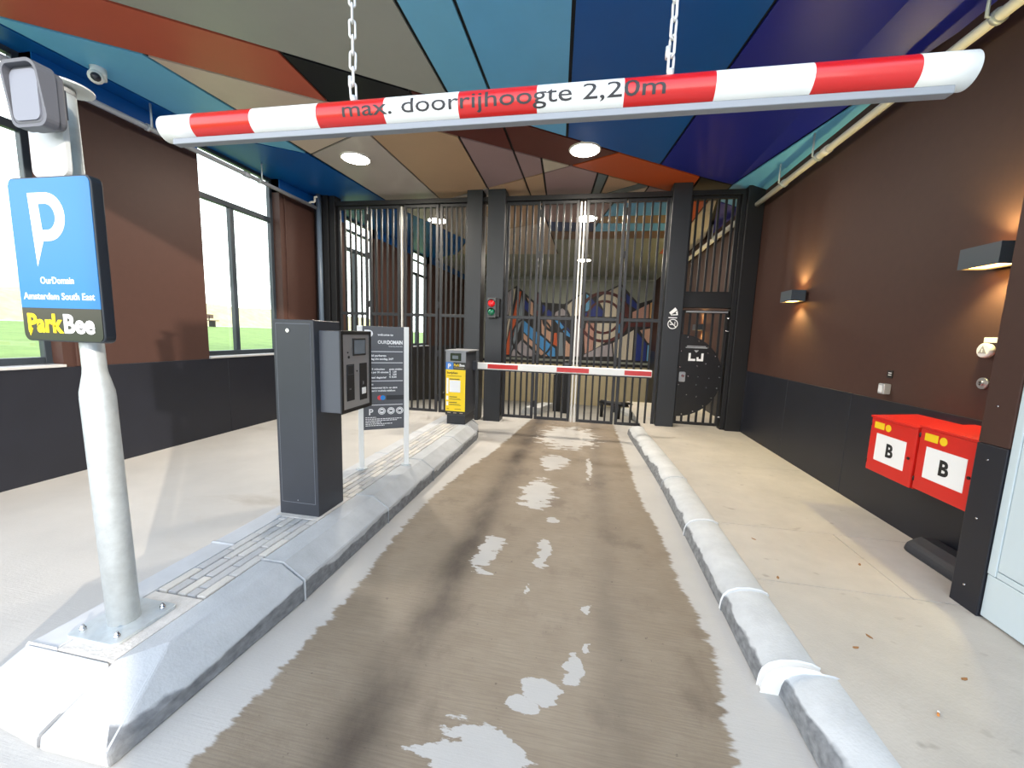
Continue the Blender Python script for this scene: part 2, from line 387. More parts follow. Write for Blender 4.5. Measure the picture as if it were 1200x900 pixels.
# pale cladding wall at the entrance corner
PALE = mat('pale_blue_cladding', (200, 214, 220), 0.4, var=0.02, scale=2)
wf = struct(B().box(2.25, 2.9, -2.45, 2.468, 0.0, 4.12).build('wall_right_front', mat('cladding_core', (120, 130, 136), 0.6)))
for y0, y1 in ((0.9, 2.466), (-0.75, 0.894), (-2.45, -0.756)):
    B().box(2.226, 2.26, y0, y1, 0.145, 0.388).build('cladding_panel', PALE, wf, bevel=0.003)
    B().box(2.226, 2.26, y0, y1 - (0.045 if y1 > 2 else 0), 0.392, 0.425).build('cladding_panel', PALE, wf, bevel=0.002)
    B().box(2.226, 2.26, y0, y1 - (0.045 if y1 > 2 else 0), 0.430, 4.1).build('cladding_panel', PALE, wf, bevel=0.003)
B().box(2.222, 2.26, 2.424, 2.466, 0.392, 4.1).build('corner_profile', PALE, wf, bevel=0.003)

MURG = mat('back_wall_paint', (150, 154, 144), 0.6, var=0.04, scale=3)
wbk = struct(B().box(-5.45, 2.8, 16.98, 17.2, -1.6, 4.12).build('wall_back', MURG))
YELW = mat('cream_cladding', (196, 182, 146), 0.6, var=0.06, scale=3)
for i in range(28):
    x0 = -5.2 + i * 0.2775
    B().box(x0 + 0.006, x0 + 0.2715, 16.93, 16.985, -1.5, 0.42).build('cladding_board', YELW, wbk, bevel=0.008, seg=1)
B().box(-5.2, 2.57, 16.9, 16.985, 0.43, 0.53).build('ledge', BLACKM, wbk)
B().box(-5.2, 2.57, 16.9, 16.985, 3.90, 3.94).build('cornice', mat('light_strip', (190, 190, 184), 0.5), wbk)

# ------------------------------------------------------------------ mural: flat painted shapes, one thin plate each, on a black ground
MC = {'grey': (168, 160, 166), 'cream': (206, 196, 178), 'orange': (206, 92, 48), 'greyblue': (128, 140, 150), 'navy': (28, 48, 128), 'peach': (202, 160, 138),
      'maroon': (86, 34, 34), 'blue': (74, 150, 214), 'lightblue': (110, 176, 220), 'pink': (192, 146, 132), 'tan': (214, 168, 110), 'black': (28, 26, 28)}
def mc(c): return mat('mural_' + c, MC[c], 0.55, var=0.03, scale=5)
def inset(p, d):
    n = len(p); A = sum(p[i][0] * p[(i + 1) % n][1] - p[(i + 1) % n][0] * p[i][1] for i in range(n)); s = 1 if A > 0 else -1
    L = []
    for i in range(n):
        a, c = Vector(p[i]), Vector(p[(i + 1) % n]); e = (c - a).normalized(); nn = Vector((-e.y, e.x)) * s; L.append((a + nn * d, e))
    out = []
    for i in range(n):
        (a, u), (c, w) = L[i - 1], L[i]; den = u.x * w.y - u.y * w.x
        if abs(den) < 1e-4: out.append(tuple(c)); continue
        t = ((c.x - a.x) * w.y - (c.y - a.y) * w.x) / den; out.append((a.x + u.x * t, a.y + u.y * t))
    return out
MUR = [
('grey',[(-3.56,3.28),(-3.16,3.64),(-3.24,3.13),(-3.37,2.45),(-3.53,2.43)]),('grey',[(-3.53,2.34),(-3.37,2.34),(-3.54,1.54)]),
('cream',[(-3.21,3.56),(-3.07,3.58),(-3.46,1.05),(-3.55,1.05)]),('orange',[(-2.97,3.46),(-2.83,3.45),(-3.26,0.72),(-3.53,0.71)]),
('greyblue',[(-2.82,3.36),(-2.69,2.42),(-3.17,0.91),(-3.26,0.75),(-2.97,2.53)]),('navy',[(-2.72,3.14),(-2.46,2.90),(-2.51,2.54),(-2.70,2.72)]),
('peach',[(-2.66,3.26),(-2.31,2.97),(-2.29,2.40),(-2.51,2.54),(-2.46,2.90)]),('maroon',[(-2.19,3.37),(-2.04,3.37),(-2.03,2.32),(-2.19,2.31)]),
('blue',[(-2.77,2.30),(-1.29,1.07),(-1.27,0.72),(-1.54,0.71),(-2.75,1.78)]),('peach',[(-2.75,1.75),(-1.58,0.73),(-1.85,0.70),(-2.73,1.45)]),
('grey',[(-2.78,1.39),(-1.97,0.69),(-3.22,0.66),(-3.17,0.88)]),('peach',[(-1.95,2.29),(-1.49,2.30),(-1.42,1.74),(-1.44,1.25),(-1.92,1.69)]),
('orange',[(-1.38,1.73),(-1.24,1.80),(-1.21,1.14),(-1.42,1.25)]),('navy',[(-1.93,2.94),(-1.41,2.54),(-1.47,2.42),(-1.91,2.44)]),
('grey',[(-1.36,2.60),(-1.04,2.81),(-0.78,2.46),(-1.40,2.43)]),('blue',[(-1.40,2.28),(-1.19,2.26),(-0.69,1.71),(-0.68,1.55),(-0.86,1.63)]),
('navy',[(-1.17,2.28),(-0.88,2.05),(-0.69,1.84),(-0.69,1.75)]),('greyblue',[(-1.20,1.80),(-0.99,1.75),(-0.94,0.76),(-1.18,0.74)]),
('peach',[(-0.92,1.51),(-0.57,1.16),(-0.55,0.75),(-0.88,0.74)]),('cream',[(-0.92,2.87),(-0.70,3.07),(-0.30,3.36),(-0.19,3.40),(-0.14,2.48),(-0.78,2.44)]),
('grey',[(-0.54,2.35),(-0.13,2.36),(-0.16,0.77),(-0.52,0.75)]),('lightblue',[(-0.12,3.40),(0.04,3.27),(0.06,2.69),(-0.12,2.64)]),
('navy',[(0.06,3.25),(0.61,2.70),(0.59,2.45),(-0.12,2.45),(-0.13,2.61),(0.07,2.66)]),('cream',[(0.34,3.19),(0.62,3.41),(1.06,3.64),(1.25,3.74),(1.33,2.46),(0.66,2.44),(0.64,2.70)]),
('pink',[(-0.06,2.19),(0.29,2.20),(0.29,1.08),(-0.05,0.88),(-0.12,1.65)]),('cream',[(0.31,2.20),(1.17,2.22),(1.21,1.70),(0.37,1.11)]),
('grey',[(-0.08,0.86),(0.57,1.23),(1.04,1.38),(1.12,0.82),(-0.10,0.75)]),('cream',[(1.08,1.40),(1.90,1.98),(1.90,0.70),(1.16,0.70)]),
('blue',[(1.20,2.40),(1.31,2.40),(1.34,1.79),(1.24,1.79)]),('greyblue',[(1.27,3.74),(1.46,3.46),(1.49,3.03),(1.32,3.20)]),
('navy',[(1.48,3.44),(2.00,2.96),(1.99,2.73),(1.51,3.03)]),('maroon',[(1.46,3.00),(1.73,2.78),(1.73,2.47),(1.47,2.46)]),
('pink',[(1.77,2.67),(2.42,3.03),(2.44,2.43),(1.78,2.41)]),('tan',[(2.44,3.05),(2.56,3.12),(2.56,2.43),(2.46,2.43)]),
('maroon',[(1.52,2.23),(2.55,2.32),(2.55,2.09),(1.53,2.06)]),('navy',[(1.95,1.95),(2.43,1.42),(2.44,0.69),(1.92,0.68)]),
('peach',[(2.10,1.95),(2.55,2.05),(2.55,1.40),(2.45,1.45)]),('lightblue',[(2.46,1.39),(2.56,1.33),(2.56,0.68),(2.46,0.69)])]
B().prism([(-3.6, 0.62), (2.57, 0.62), (2.57, 3.2), (2.0, 3.02), (1.26, 3.8), (0.3, 3.3), (-0.2, 3.46), (-1.0, 2.95), (-1.95, 3.0), (-2.05, 3.42), (-2.2, 3.42), (-2.3, 3.05), (-3.05, 3.68), (-3.6, 3.35)], 16.972, 16.982, 'y').build('mural_ground', mc('black'), wbk)
for c, p in MUR: B().prism(inset(p, 0.012), 16.962, 16.973, 'y').build('mural_shape', mc(c), wbk)
def ring(cx, cz, r0, r1, c, y):
    b = B(); n = 40; v = []
    for k in range(n):
        a = 2 * PI * k / n
        for r in (r0, r1):
            for yy in (y, y + 0.008): v.append((cx + r * math.cos(a), yy, cz + r * math.sin(a)))
    f = []
    for k in range(n):
        i, j = 4 * k, 4 * ((k + 1) % n)
        f += [(i, j, j + 2, i + 2), (i + 1, i + 3, j + 3, j + 1), (i, i + 1, j + 1, j), (i + 2, j + 2, j + 3, i + 3)]
    b.add(v, f); b.build('mural_ring', mc(c), wbk)
ring(0.648, 2.44, 0.93, 1.05, 'maroon', 16.952); ring(0.648, 2.44, 0.60, 0.70, 'maroon', 16.952); ring(-1.315, 2.33, 0.50, 0.60, 'black', 16.952); ring(-2.3, 1.5, 0.85, 0.93, 'black', 16.95)

# ------------------------------------------------------------------ ceiling: black ground with coloured panels, each its own plate
ce = struct(B().box(-5.5, 2.83, 0.2, 17.2, 4.105, 4.4).build('ceiling', mat('ceiling_ground', (18, 18, 20), 0.7)))
def zceil(x): return ZC - 0.356 * max(0.0, x - 2.148)
CC = {'rust': (184, 90, 70), 'rust2': (186, 80, 36), 'black': (26, 26, 32), 'maroon': (92, 42, 36), 'grey': (158, 158, 152), 'lblue': (112, 182, 222), 'lblue2': (104, 176, 224), 'dblue': (6, 84, 160),
      'indigo': (26, 36, 140), 'olive': (48, 44, 36), 'sky': (112, 186, 232), 'nblue': (10, 84, 158), 'beige': (206, 186, 172), 'pinkg': (186, 174, 170), 'tan': (186, 154, 126), 'mauve': (158, 132, 134),
      'cream': (196, 184, 168), 'teal': (104, 116, 120), 'gg': (150, 152, 138), 'brown': (120, 90, 66), 'navy': (36, 62, 110), 'woody': (150, 122, 84)}
def cm(c): return mat('ceiling_' + c, CC[c], 0.36, var=0.03, scale=3, spec=0.4)
PAN = [
('rust', [(-5.25, 1.562), (-2.891, 3.456), (-2.94, 4.255), (-5.25, 2.392)]),
('black', [(-2.891, 3.456), (-1.95, 4.155), (-2.1, 4.88), (-2.94, 4.255)]),
('maroon', [(-1.95, 4.155), (-1.12, 4.772), (-1.12, 5.611), (-2.1, 4.88)]),
('maroon', [(-1.12, 4.772), (.295, 5.823), (-.367, 6.171), (-1.12, 5.611)]),
('rust2', [(.295, 5.823), (1.574, 6.774), (1.572, 7.615), (-.367, 6.171)]),
('grey', [(-5.25, 0.2), (-1.56, 0.2), (-1.57, 4.436), (-5.25, 1.562)]),
('lblue', [(-1.56, 0.2), (-1.12, 0.2), (-1.12, 4.772), (-1.57, 4.436)]),
('lblue2', [(-1.12, 0.2), (-.002, 0.2), (-.38, 5.32), (-1.12, 4.772)]),
('dblue', [(-.002, 0.2), (1.611, 0.2), (.9, 6.273), (-.38, 5.32)]),
('indigo', [(1.611, 0.2), (2.575, 0.2), (2.575, 3.5), (2.148, 7.161), (1.574, 6.774), (.9, 6.273)]),
('olive', [(1.574, 6.774), (2.148, 7.161), (2.15, 7.9), (1.572, 7.9)]),
('sky', [(2.148, 7.161), (2.575, 3.5), (2.575, 7.9), (2.15, 7.9)]),
('lblue', [(-5.06, 2.675), (-4.21, 3.309), (-4.08, 5.38), (-4.66, 4.94), (-4.95, 4.6), (-4.98, 4.1)]),
('nblue', [(-5.25, 2.392), (-5.06, 2.675), (-4.98, 4.1), (-4.95, 4.6), (-4.66, 4.94), (-4.08, 5.38), (-3.91, 7.9), (-5.25, 7.9)]),
('beige', [(-4.21, 3.309), (-2.417, 4.644), (-2.87, 4.853), (-4.045, 5.393)]),
('pinkg', [(-4.045, 5.393), (-2.87, 4.853), (-2.845, 7.474), (-3.654, 7.9), (-3.91, 7.9)]),
('teal', [(-2.845, 7.474), (-2.84, 7.9), (-3.654, 7.9)]),
('pinkg', [(-2.845, 7.474), (-1.81, 6.931), (-1.83, 7.9), (-2.84, 7.9)]),
('tan', [(-2.87, 4.853), (-2.417, 4.644), (-1.745, 5.145), (-1.81, 6.931), (-2.845, 7.474)]),
('mauve', [(-1.745, 5.145), (-1.12, 5.611), (-1.12, 6.567), (-1.81, 6.931)]),
('mauve', [(-1.12, 5.611), (-.767, 5.874), (-.79, 6.394), (-1.12, 6.567)]),
('cream', [(-.767, 5.874), (-.367, 6.171), (-.79, 6.394)]),
('tan', [(-1.81, 6.931), (-1.12, 6.567), (-1.127, 7.9), (-1.83, 7.9)]),
('tan', [(-1.12, 6.567), (-.79, 6.394), (-.87, 7.9), (-1.127, 7.9)]),
('mauve', [(-.79, 6.394), (-.367, 6.171), (.032, 6.469), (-.11, 7.9), (-.87, 7.9)]),
('teal', [(.032, 6.469), (.19, 6.587), (.086, 7.444), (.70, 6.97), (.87, 7.095), (.188, 7.628), (.05, 7.9), (-.11, 7.9)]),
('tan', [(.19, 6.587), (.70, 6.97), (.086, 7.444)]),
('beige', [(.188, 7.628), (.87, 7.095), (.80, 7.681), (.77, 7.9), (.05, 7.9)]),
('mauve', [(.87, 7.095), (1.572, 7.615), (1.572, 7.9), (.77, 7.9), (.80, 7.681)]),
# beyond the gates
('nblue', [(-5.25, 7.9), (-3.91, 7.9), (-3.3, 10.6), (-4.2, 12.4), (-5.25, 13.2)]),
('pinkg', [(-3.91, 7.9), (-2.3, 7.9), (-2.1, 9.6), (-3.3, 10.6)]),
('tan', [(-2.3, 7.9), (-1.0, 7.9), (-1.0, 9.0), (-2.1, 9.6)]),
('beige', [(-3.3, 10.6), (-2.1, 9.6), (-1.0, 9.0), (-1.0, 12.5), (-4.2, 12.4)]),
('mauve', [(-1.0, 7.9), (0.35, 7.9), (0.1, 9.2), (-1.0, 9.0)]),
('navy', [(-1.0, 9.0), (0.1, 9.2), (0.0, 9.9), (-1.0, 9.8)]),
('lblue2', [(0.35, 7.9), (1.75, 7.9), (1.85, 8.7), (0.2, 8.7)]),
('woody', [(0.2, 8.7), (1.85, 8.7), (1.9, 9.3), (0.1, 9.2)]),
('lblue2', [(0.1, 9.2), (1.9, 9.3), (1.95, 9.9), (0.0, 9.9)]),
('brown', [(-1.0, 9.8), (0.0, 9.9), (1.95, 9.9), (1.95, 10.6), (-1.0, 10.6)]),
('gg', [(-1.0, 10.6), (1.95, 10.6), (1.95, 12.5), (-1.0, 12.5)]),
('rust2', [(1.75, 7.9), (2.0, 7.9), (2.2, 12.5), (1.95, 12.5)]),
('cream', [(2.0, 7.9), (2.15, 7.9), (2.55, 10.0), (2.55, 12.5), (2.2, 12.5)]),
('indigo', [(2.15, 7.9), (2.575, 7.9), (2.575, 9.9)]),
('gg', [(-4.2, 12.4), (2.575, 12.5), (2.575, 16.95), (-5.25, 16.95), (-5.25, 13.2)]),
]
for c, p in PAN:
    bm = bmesh.new(); q = inset([(-5.44 if x < -5.2 else (2.63 if x > 2.57 else x), y) for x, y in p], 0.016)
    vs_ = [bm.verts.new((x, y, 0)) for x, y in q]; fc = bm.faces.new(vs_); fc.normal_update()
    if fc.normal.z > 0: fc.normal_flip()
    if max(x for x, y in q) > 2.16 and min(x for x, y in q) < 2.14:
        bmesh.ops.bisect_plane(bm, geom=bm.verts[:] + bm.edges[:] + bm.faces[:], plane_co=(2.148, 0, 0), plane_no=(1, 0, 0))
    low = list(bm.verts)
    ex = bmesh.ops.extrude_face_region(bm, geom=bm.faces[:])
    for v in ex['geom']:
        if isinstance(v, bmesh.types.BMVert): v.co.z = -1
    for v in bm.verts: v.co.z = zceil(v.co.x) + (0.0 if v.co.z < -0.5 else 0.018)
    bmesh.ops.recalc_face_normals(bm, faces=bm.faces[:])
    me = bpy.data.meshes.new('ceiling_panel'); bm.to_mesh(me); bm.free(); me.materials.append(cm(c)); link('ceiling_panel', me, ce)
# ------------------------------------------------------------------ traffic island on the left of the lane
isl = thing('traffic_island', 'long raised traffic island of grey kerb stones and brick paving left of the lane', 'traffic island', (-1.95, 3.7, 0))
def stone(name, prof, y0, y1, m, parent, off=None, n=1, dx=0.0):
    """sweep an (x,z) profile along y; off(y) shifts it sideways"""
    b = B(); k = len(prof); v = []; f = []
    A = sum(prof[i][0] * prof[(i + 1) % k][1] - prof[(i + 1) % k][0] * prof[i][1] for i in range(k))
    for j in range(n + 1):
        y = y0 + (y1 - y0) * j / n; o = (off(y) if off else 0) + dx
        v += [(x + o, y, z) for x, z in prof]
    for j in range(n):
        for i in range(k): f.append((j * k + i, j * k + (i + 1) % k, (j + 1) * k + (i + 1) % k, (j + 1) * k + i))
    f.append(tuple(range(k))); f.append(tuple(n * k + i for i in reversed(range(k))))
    if A > 0: f = [tuple(reversed(q)) for q in f]
    b.add(v, f); o = b.build(name, m, parent, bevel=0.006)
    if k > 6:
        o.data.polygons.foreach_set('use_smooth', [True] * len(o.data.polygons)); o.data.set_sharp_from_angle(angle=math.radians(32))
    return o
KP = [(-1.55, 0), (-1.55, 0.13), (-1.69, 0.22), (-1.835, 0.22), (-1.835, 0)]
ky = [1.9, 2.9, 3.9, 4.9, 5.6]
for a, c in zip(ky, ky[1:]): stone('kerb_stone', KP, a + 0.003, c - 0.003, KERB, isl)
def endoff(y): return -0.30 * max(0, (y - 5.6) / 0.9) ** 1.6
stone('kerb_stone', KP, 5.603, 6.097, KERB, isl, endoff, 4); 
KP2 = [(-1.55, 0), (-1.55, 0.12), (-1.68, 0.21), (-1.80, 0.21), (-1.80, 0)]
stone('kerb_stone', KP2, 6.103, 6.50, KERB, isl, endoff, 4)
# front corner stone and front stone
A_, J, J0, C_, C0 = (-1.835, 1.14, .22), (-1.925, .955, .055), (-1.925, .95, 0), (-1.615, .96, .05), (-1.60, .955, 0)
T_, K1, K2, K3, K4, A0, K10 = (-1.715, 1.28, .22), (-1.835, 1.897, .22), (-1.69, 1.897, .22), (-1.55, 1.897, .13), (-1.55, 1.897, 0), (-1.835, 1.14, 0), (-1.835, 1.897, 0)
v = [A_, J, J0, C_, C0, T_, K1, K2, K3, K4, A0, K10]
B().add(v, [(0, 5, 7, 6), (0, 1, 3, 5), (5, 3, 8, 7), (1, 2, 4, 3), (3, 4, 9, 8), (7, 8, 9, 11, 6), (0, 6, 11, 10), (1, 0, 10, 2), (2, 10, 11, 9, 4)]).build('corner_kerb_stone', KERB, isl, bevel=0.012, seg=3)
v = [(-1.84, 1.14, .22), (-1.932, .955, .055), (-1.932, .95, 0), (-2.44, 1.02, .05), (-2.45, 1.01, 0), (-2.285, 1.14, .22), (-1.84, 1.14, 0), (-2.285, 1.14, 0), (-2.38, 1.14, .12), (-2.39, 1.14, 0)]
B().add(v, [(0, 5, 3, 1), (1, 3, 4, 2), (5, 8, 3), (3, 8, 9, 4), (0, 1, 2, 6), (0, 6, 7, 5), (5, 7, 9, 8), (2, 4, 9, 7, 6)]).build('front_kerb_stone', KERB, isl, bevel=0.014, seg=3)
# outer (left) kerb
KL = [(-2.135, 0), (-2.135, .218), (-2.285, .218), (-2.31, .19), (-2.31, 0)]
for a, c in zip([1.14, 2.0, 3.0, 4.0, 5.0], [2.0, 3.0, 4.0, 5.0, 6.1]): stone('edge_stone', KL, a + 0.003, c - 0.003, mat('edge_concrete', (196, 198, 200), 0.8, var=0.08, scale=5), isl)
MORT = mat('mortar', (206, 202, 196), 0.9, var=0.10, scale=20, bump=0.5, bscale=70)
B().box(-2.135, -1.835, 1.14, 6.45, 0, 0.205).build('sand_bed', mat('joint_sand', (150, 146, 140), 0.95, var=0.15, scale=40), isl)
B().box(-2.133, -1.837, 1.145, 1.535, 0.2, 0.217).build('mortar_bed', MORT, isl, bevel=0.004)
B().box(-2.20, -1.84, 2.415, 2.83, 0.2, 0.2185).build('mortar_bed', MORT, isl, bevel=0.004)
# clinker pavers, five rows in running bond, sharing a few meshes
PM = [mat('paver_%d' % i, c, 0.85, var=0.08, scale=14, bump=0.3, bscale=110) for i, c in enumerate(((198, 196, 192), (188, 187, 184), (206, 202, 194), (182, 182, 182)))]
pm_cache = {}
def paver(x, y0, y1):
    key = (round(y1 - y0, 3), random.randrange(4))
    w = 0.0262; h = (y1 - y0) / 2
    if key not in pm_cache:
        b = B().box(-w, w, -h, h, 0, 0.035); me = bpy.data.meshes.new('paver'); me.from_pydata(b.v, [], b.f); me.materials.append(PM[key[1]]); pm_cache[key] = me
    o = link('paver', pm_cache[key], isl, bevel=0.004, loc=(x, (y0 + y1) / 2, 0.184 + random.uniform(-.0015, .0015)), seg=1)
for r in range(5):
    x = -2.135 + 0.030 + r * 0.0592
    for (a, c) in ((1.545, 2.41), (2.835, 6.05)):
        y = a - [0, .09, .05, .14, .02][r]
        while y < c:
            y0, y1 = max(y, a), min(y + 0.205, c)
            if y1 - y0 > 0.04: paver(x, y0 + 0.003, y1 - 0.004)
            y += 0.205

# ------------------------------------------------------------------ kerb along the right pavement
rk = thing('pavement_kerb', 'rounded grey concrete kerb with white mortar joints edging the right pavement', 'kerb', (1.0, 3.5, 0))
RP = [(0.88, 0), (0.885, .055), (0.895, .09), (0.92, .12), (0.965, .142), (1.03, .152), (1.09, .148), (1.125, .134), (1.13, .10), (1.13, 0)]
def roff(y): return -0.115 * min(1, max(0, (y - 4.2) / 2.3)) ** 1.3
for a, c, n in ((4.32, 6.72, 10), (3.315, 4.31, 2), (2.405, 3.295, 2), (1.865, 2.385, 2)): stone('kerb_stone', RP, a, c, KERBR, rk, roff, n)
RPs = [(x, z * 0.93) for x, z in RP]
stone('kerb_stone', [(x, z * 0.9) for x, z in RP], -1.0, 1.825, KERBR, rk, None, 3, 0.075)
stone('kerb_stone', [(x, z * 0.9) for x, z in RP], -2.9, -1.02, KERBR, rk, None, 3, 0.075)
WM = mat('white_mortar', (232, 232, 230), 0.8)
for y, w in ((3.305, .014), (2.395, .014)): stone('mortar_joint', [(x + (-.0006 if x < 1 else 0), z + .0006 * (z > .01)) for x, z in RP], y - w * .55, y + w * .55, WM, rk)
stone('mortar_joint', RP, 1.822, 1.864, WM, rk)

# ------------------------------------------------------------------ parking sign on its pole
sp = thing('parking_sign', 'blue parking sign with white P and sensor box on galvanised pole beside the island tip', 'sign', (-2.04, 1.33, 0.22))
B().prism(rrect(-2.175, -1.905, 1.195, 1.465, 0.02), 0.2165, 0.232, 'z').build('base_plate', GALV, sp, bevel=0.003)
for x, y in ((-2.135, 1.235), (-1.945, 1.235), (-1.945, 1.425), (-2.135, 1.425)):
    bo = B().tube([(x, y, .228), (x, y, .243), (x, y, .2435), (x, y, .252), (x, y, .258)], [.012, .012, .009, .008, .003], 10).build('anchor_bolt', CHROME, sp)
PX, PY = -2.04, 1.33
B().tube([(PX - .0245 * (z - .22), PY, z) for z in (.228, 1.27, 1.30, 1.375, 1.40, 2.50)], [.0575, .0575, .056, .041, .0385, .0385], 28).build('pole', GALV, sp)
B().tube([(PX - .056, PY, 2.485), (PX - .056, PY, 2.508)], .0395, 24).build('pole_cap', mat('cap_grey', (150, 152, 154), .5), sp)
# sign box
SB = mat('sign_casing', (34, 40, 48), 0.35); BLUE = mat('sign_blue', (14, 108, 170), 0.4); SBLK = mat('sign_black', (24, 26, 30), 0.3, coat=0.25)
x0, x1, z0, z1, ys = -2.205, -1.80, 1.515, 2.128, 1.20
sb = B().prism(rrect(x0, x1, z0, z1, .028), ys, ys + .038, 'y').build('sign_casing', SB, sp, bevel=0.004)
zt = 1.644
top = [(x, z) for x, z in rrect(x0 + .006, x1 - .006, z0 + .006, z1 - .006, .024) if z > zt + .05]
B().prism([(x0 + .006, zt), (x1 - .006, zt)] + top, ys - .002, ys + .004, 'y').build('blue_face', BLUE, sb)
bot = [(x, z) for x, z in rrect(x0 + .006, x1 - .006, z0 + .006, z1 - .006, .024) if z < zt - .05]
pts = [p for p in bot if p[0] < -2.0] + [p for p in bot if p[0] > -2.0]
B().prism(pts + [(x1 - .006, zt - .001), (x0 + .006, zt - .001)], ys - .002, ys + .004, 'y').build('black_face', SBLK, sb)
B().box(PX - .05, PX + .05, ys + .036, PY + .005, 1.60, 1.64).build('bracket', GALV, sp); B().box(PX - .05, PX + .05, ys + .036, PY + .005, 2.02, 2.06).build('bracket', GALV, sp)
# big P with a slanted pin tail
pz, ph = 1.83, 0.255    # P: stem bottom point, overall
Pout = [(-2.105, 2.070), (-2.035, 2.070)] + [(-2.020 + .085 * math.sin(math.radians(a)), 1.9825 + .0875 * math.cos(math.radians(a))) for a in range(5, 181, 12)] + [(-2.050, 1.895), (-2.091, 1.802)]
def face_mesh(outline, hole, y, name, m, parent):
    bm = bmesh.new()
    def loop(ps):
        vv = [bm.verts.new((x, y, z)) for x, z in ps]
        return [bm.edges.new((vv[i], vv[(i + 1) % len(vv)])) for i in range(len(vv))]
    e = loop(outline) + (loop(hole) if hole else [])
    bmesh.ops.triangle_fill(bm, use_beauty=True, edges=e)
    r = bmesh.ops.extrude_face_region(bm, geom=bm.faces[:])
    for g in r['geom']:
        if isinstance(g, bmesh.types.BMVert): g.co.y += 0.0012
    bmesh.ops.recalc_face_normals(bm, faces=bm.faces[:])
    me = bpy.data.meshes.new(name); bm.to_mesh(me); bm.free(); me.materials.append(m); return link(name, me, parent)
Phole = [(-2.058, 2.030), (-2.035, 2.030)] + [(-2.025 + .045 * math.sin(math.radians(a)), 1.9825 + .0475 * math.cos(math.radians(a))) for a in range(5, 181, 15)] + [(-2.050, 1.935)]
face_mesh(Pout, Phole, ys - .0032, 'letter_p', WHITEP, sb)
RX = Vector((1, 0, 0))
lettering('OurDomain', .036, (-2.005, ys - .0024, 1.737), RX, ZU, WHITEP, sb, bold=.0004, align='CENTER', fit=.165)
lettering('Amsterdam South East', .036, (-2.005, ys - .0024, 1.677), RX, ZU, WHITEP, sb, bold=.0004, align='CENTER', fit=.352)
YEL = mat('yellow_print', (250, 212, 0), 0.45)
lettering('Park', .098, (-2.175, ys - .0024, 1.552), RX, ZU, YEL, sb, bold=.0035, fit=.178)
lettering('Bee', .098, (-1.993, ys - .0024, 1.552), RX, ZU, WHITEP, sb, bold=.0035, fit=.150)
face_mesh([(-2.1745, 1.565), (-2.152, 1.565), (-2.1685, 1.535)], None, ys - .0028, 'letter_tail', YEL, sb)
# white back plate, tilted sensor housing and its rain disc
B().prism(rrect(-2.115, -1.945, 2.135, 2.46, .03), 1.225, 1.245, 'y').build('back_plate', mat('plate_white', (196, 200, 202), .45), sp, bevel=.003)
HG = mat('housing_grey', (88, 90, 98), 0.5); HF = mat('housing_front', (116, 120, 132), 0.45)
hx0, hx1, hz0, hz1, hy = -2.030, -1.882, 2.275, 2.465, 1.140
bh = B().prism(rrect(hx0, hx1, hz0, hz1, .03), hy, hy + .065, 'y').build('sensor_housing', HG, sp, bevel=.008)
B().prism(rrect(hx0 + .012, hx1 - .014, hz0 + .012, hz1 - .014, .024), hy - .004, hy + .004, 'y').build('sensor_window', HF, bh)
B().box(-1.98, -1.92, hy + .06, 1.23, 2.33, 2.43).build('housing_bracket', HG, bh)
vz = B(); o_ = rrect(hx0 - .008, hx1 + .008, hz0 - .008, hz1 + .008, .036); i_ = rrect(hx0 + .002, hx1 - .002, hz0 + .002, hz1 - .002, .03)
n = len(o_); zf = lambda z: hy - .022 * max(0, (z - hz0 - .08)) / .12
vv = [(x, zf(z), z) for x, z in o_] + [(x, zf(z), z) for x, z in i_] + [(x, hy + .035, z) for x, z in o_] + [(x, hy + .035, z) for x, z in i_]
ff = []
for k in range(n):
    q = (k + 1) % n; ff += [(k, q, n + q, n + k), (2 * n + k, 3 * n + k, 3 * n + q, 2 * n + q), (k, 2 * n + k, 2 * n + q, q), (n + k, n + q, 3 * n + q, 3 * n + k)]
vz.add(vv, ff); vz.build('visor', HG, bh)
B().prism(circ(-2.10, 1.34, .088, 32), 2.515, 2.523, 'z').build('rain_disc', mat('disc_white', (214, 218, 216), .45), sp, bevel=.002)
B().tube([(PX - .056, PY, 2.50), (PX - .056, PY, 2.517)], .015, 10).build('disc_spigot', GALV, sp)

# ------------------------------------------------------------------ height bar hung on chains
hb = thing('height_bar', 'red and white striped height limit bar with black lettering hung across the lane', 'height bar', (-0.3, 1.22, 2.2))
HR, HZ, HY = 0.0415, 2.266, 1.22
sx_ = [-1.468, -1.333, -1.106, -.865, -.638, -.404, -.174, .063, .293, .521, .749, .868]
for i, (a, c) in enumerate(zip(sx_, sx_[1:])):
    B().tube([(a, HY, HZ), (c, HY, HZ)], HR, 40, caps=(i in (0, 10))).build('stripe_section', WHITE if i % 2 == 0 else RED, hb)
B().box(-1.43, 0.835, HY - .020, HY + .008, HZ - HR - .015, HZ - HR + .004).build('aluminium_rail', mat('rail_grey', (142, 146, 152), .45, metal=.3), hb, bevel=.002)
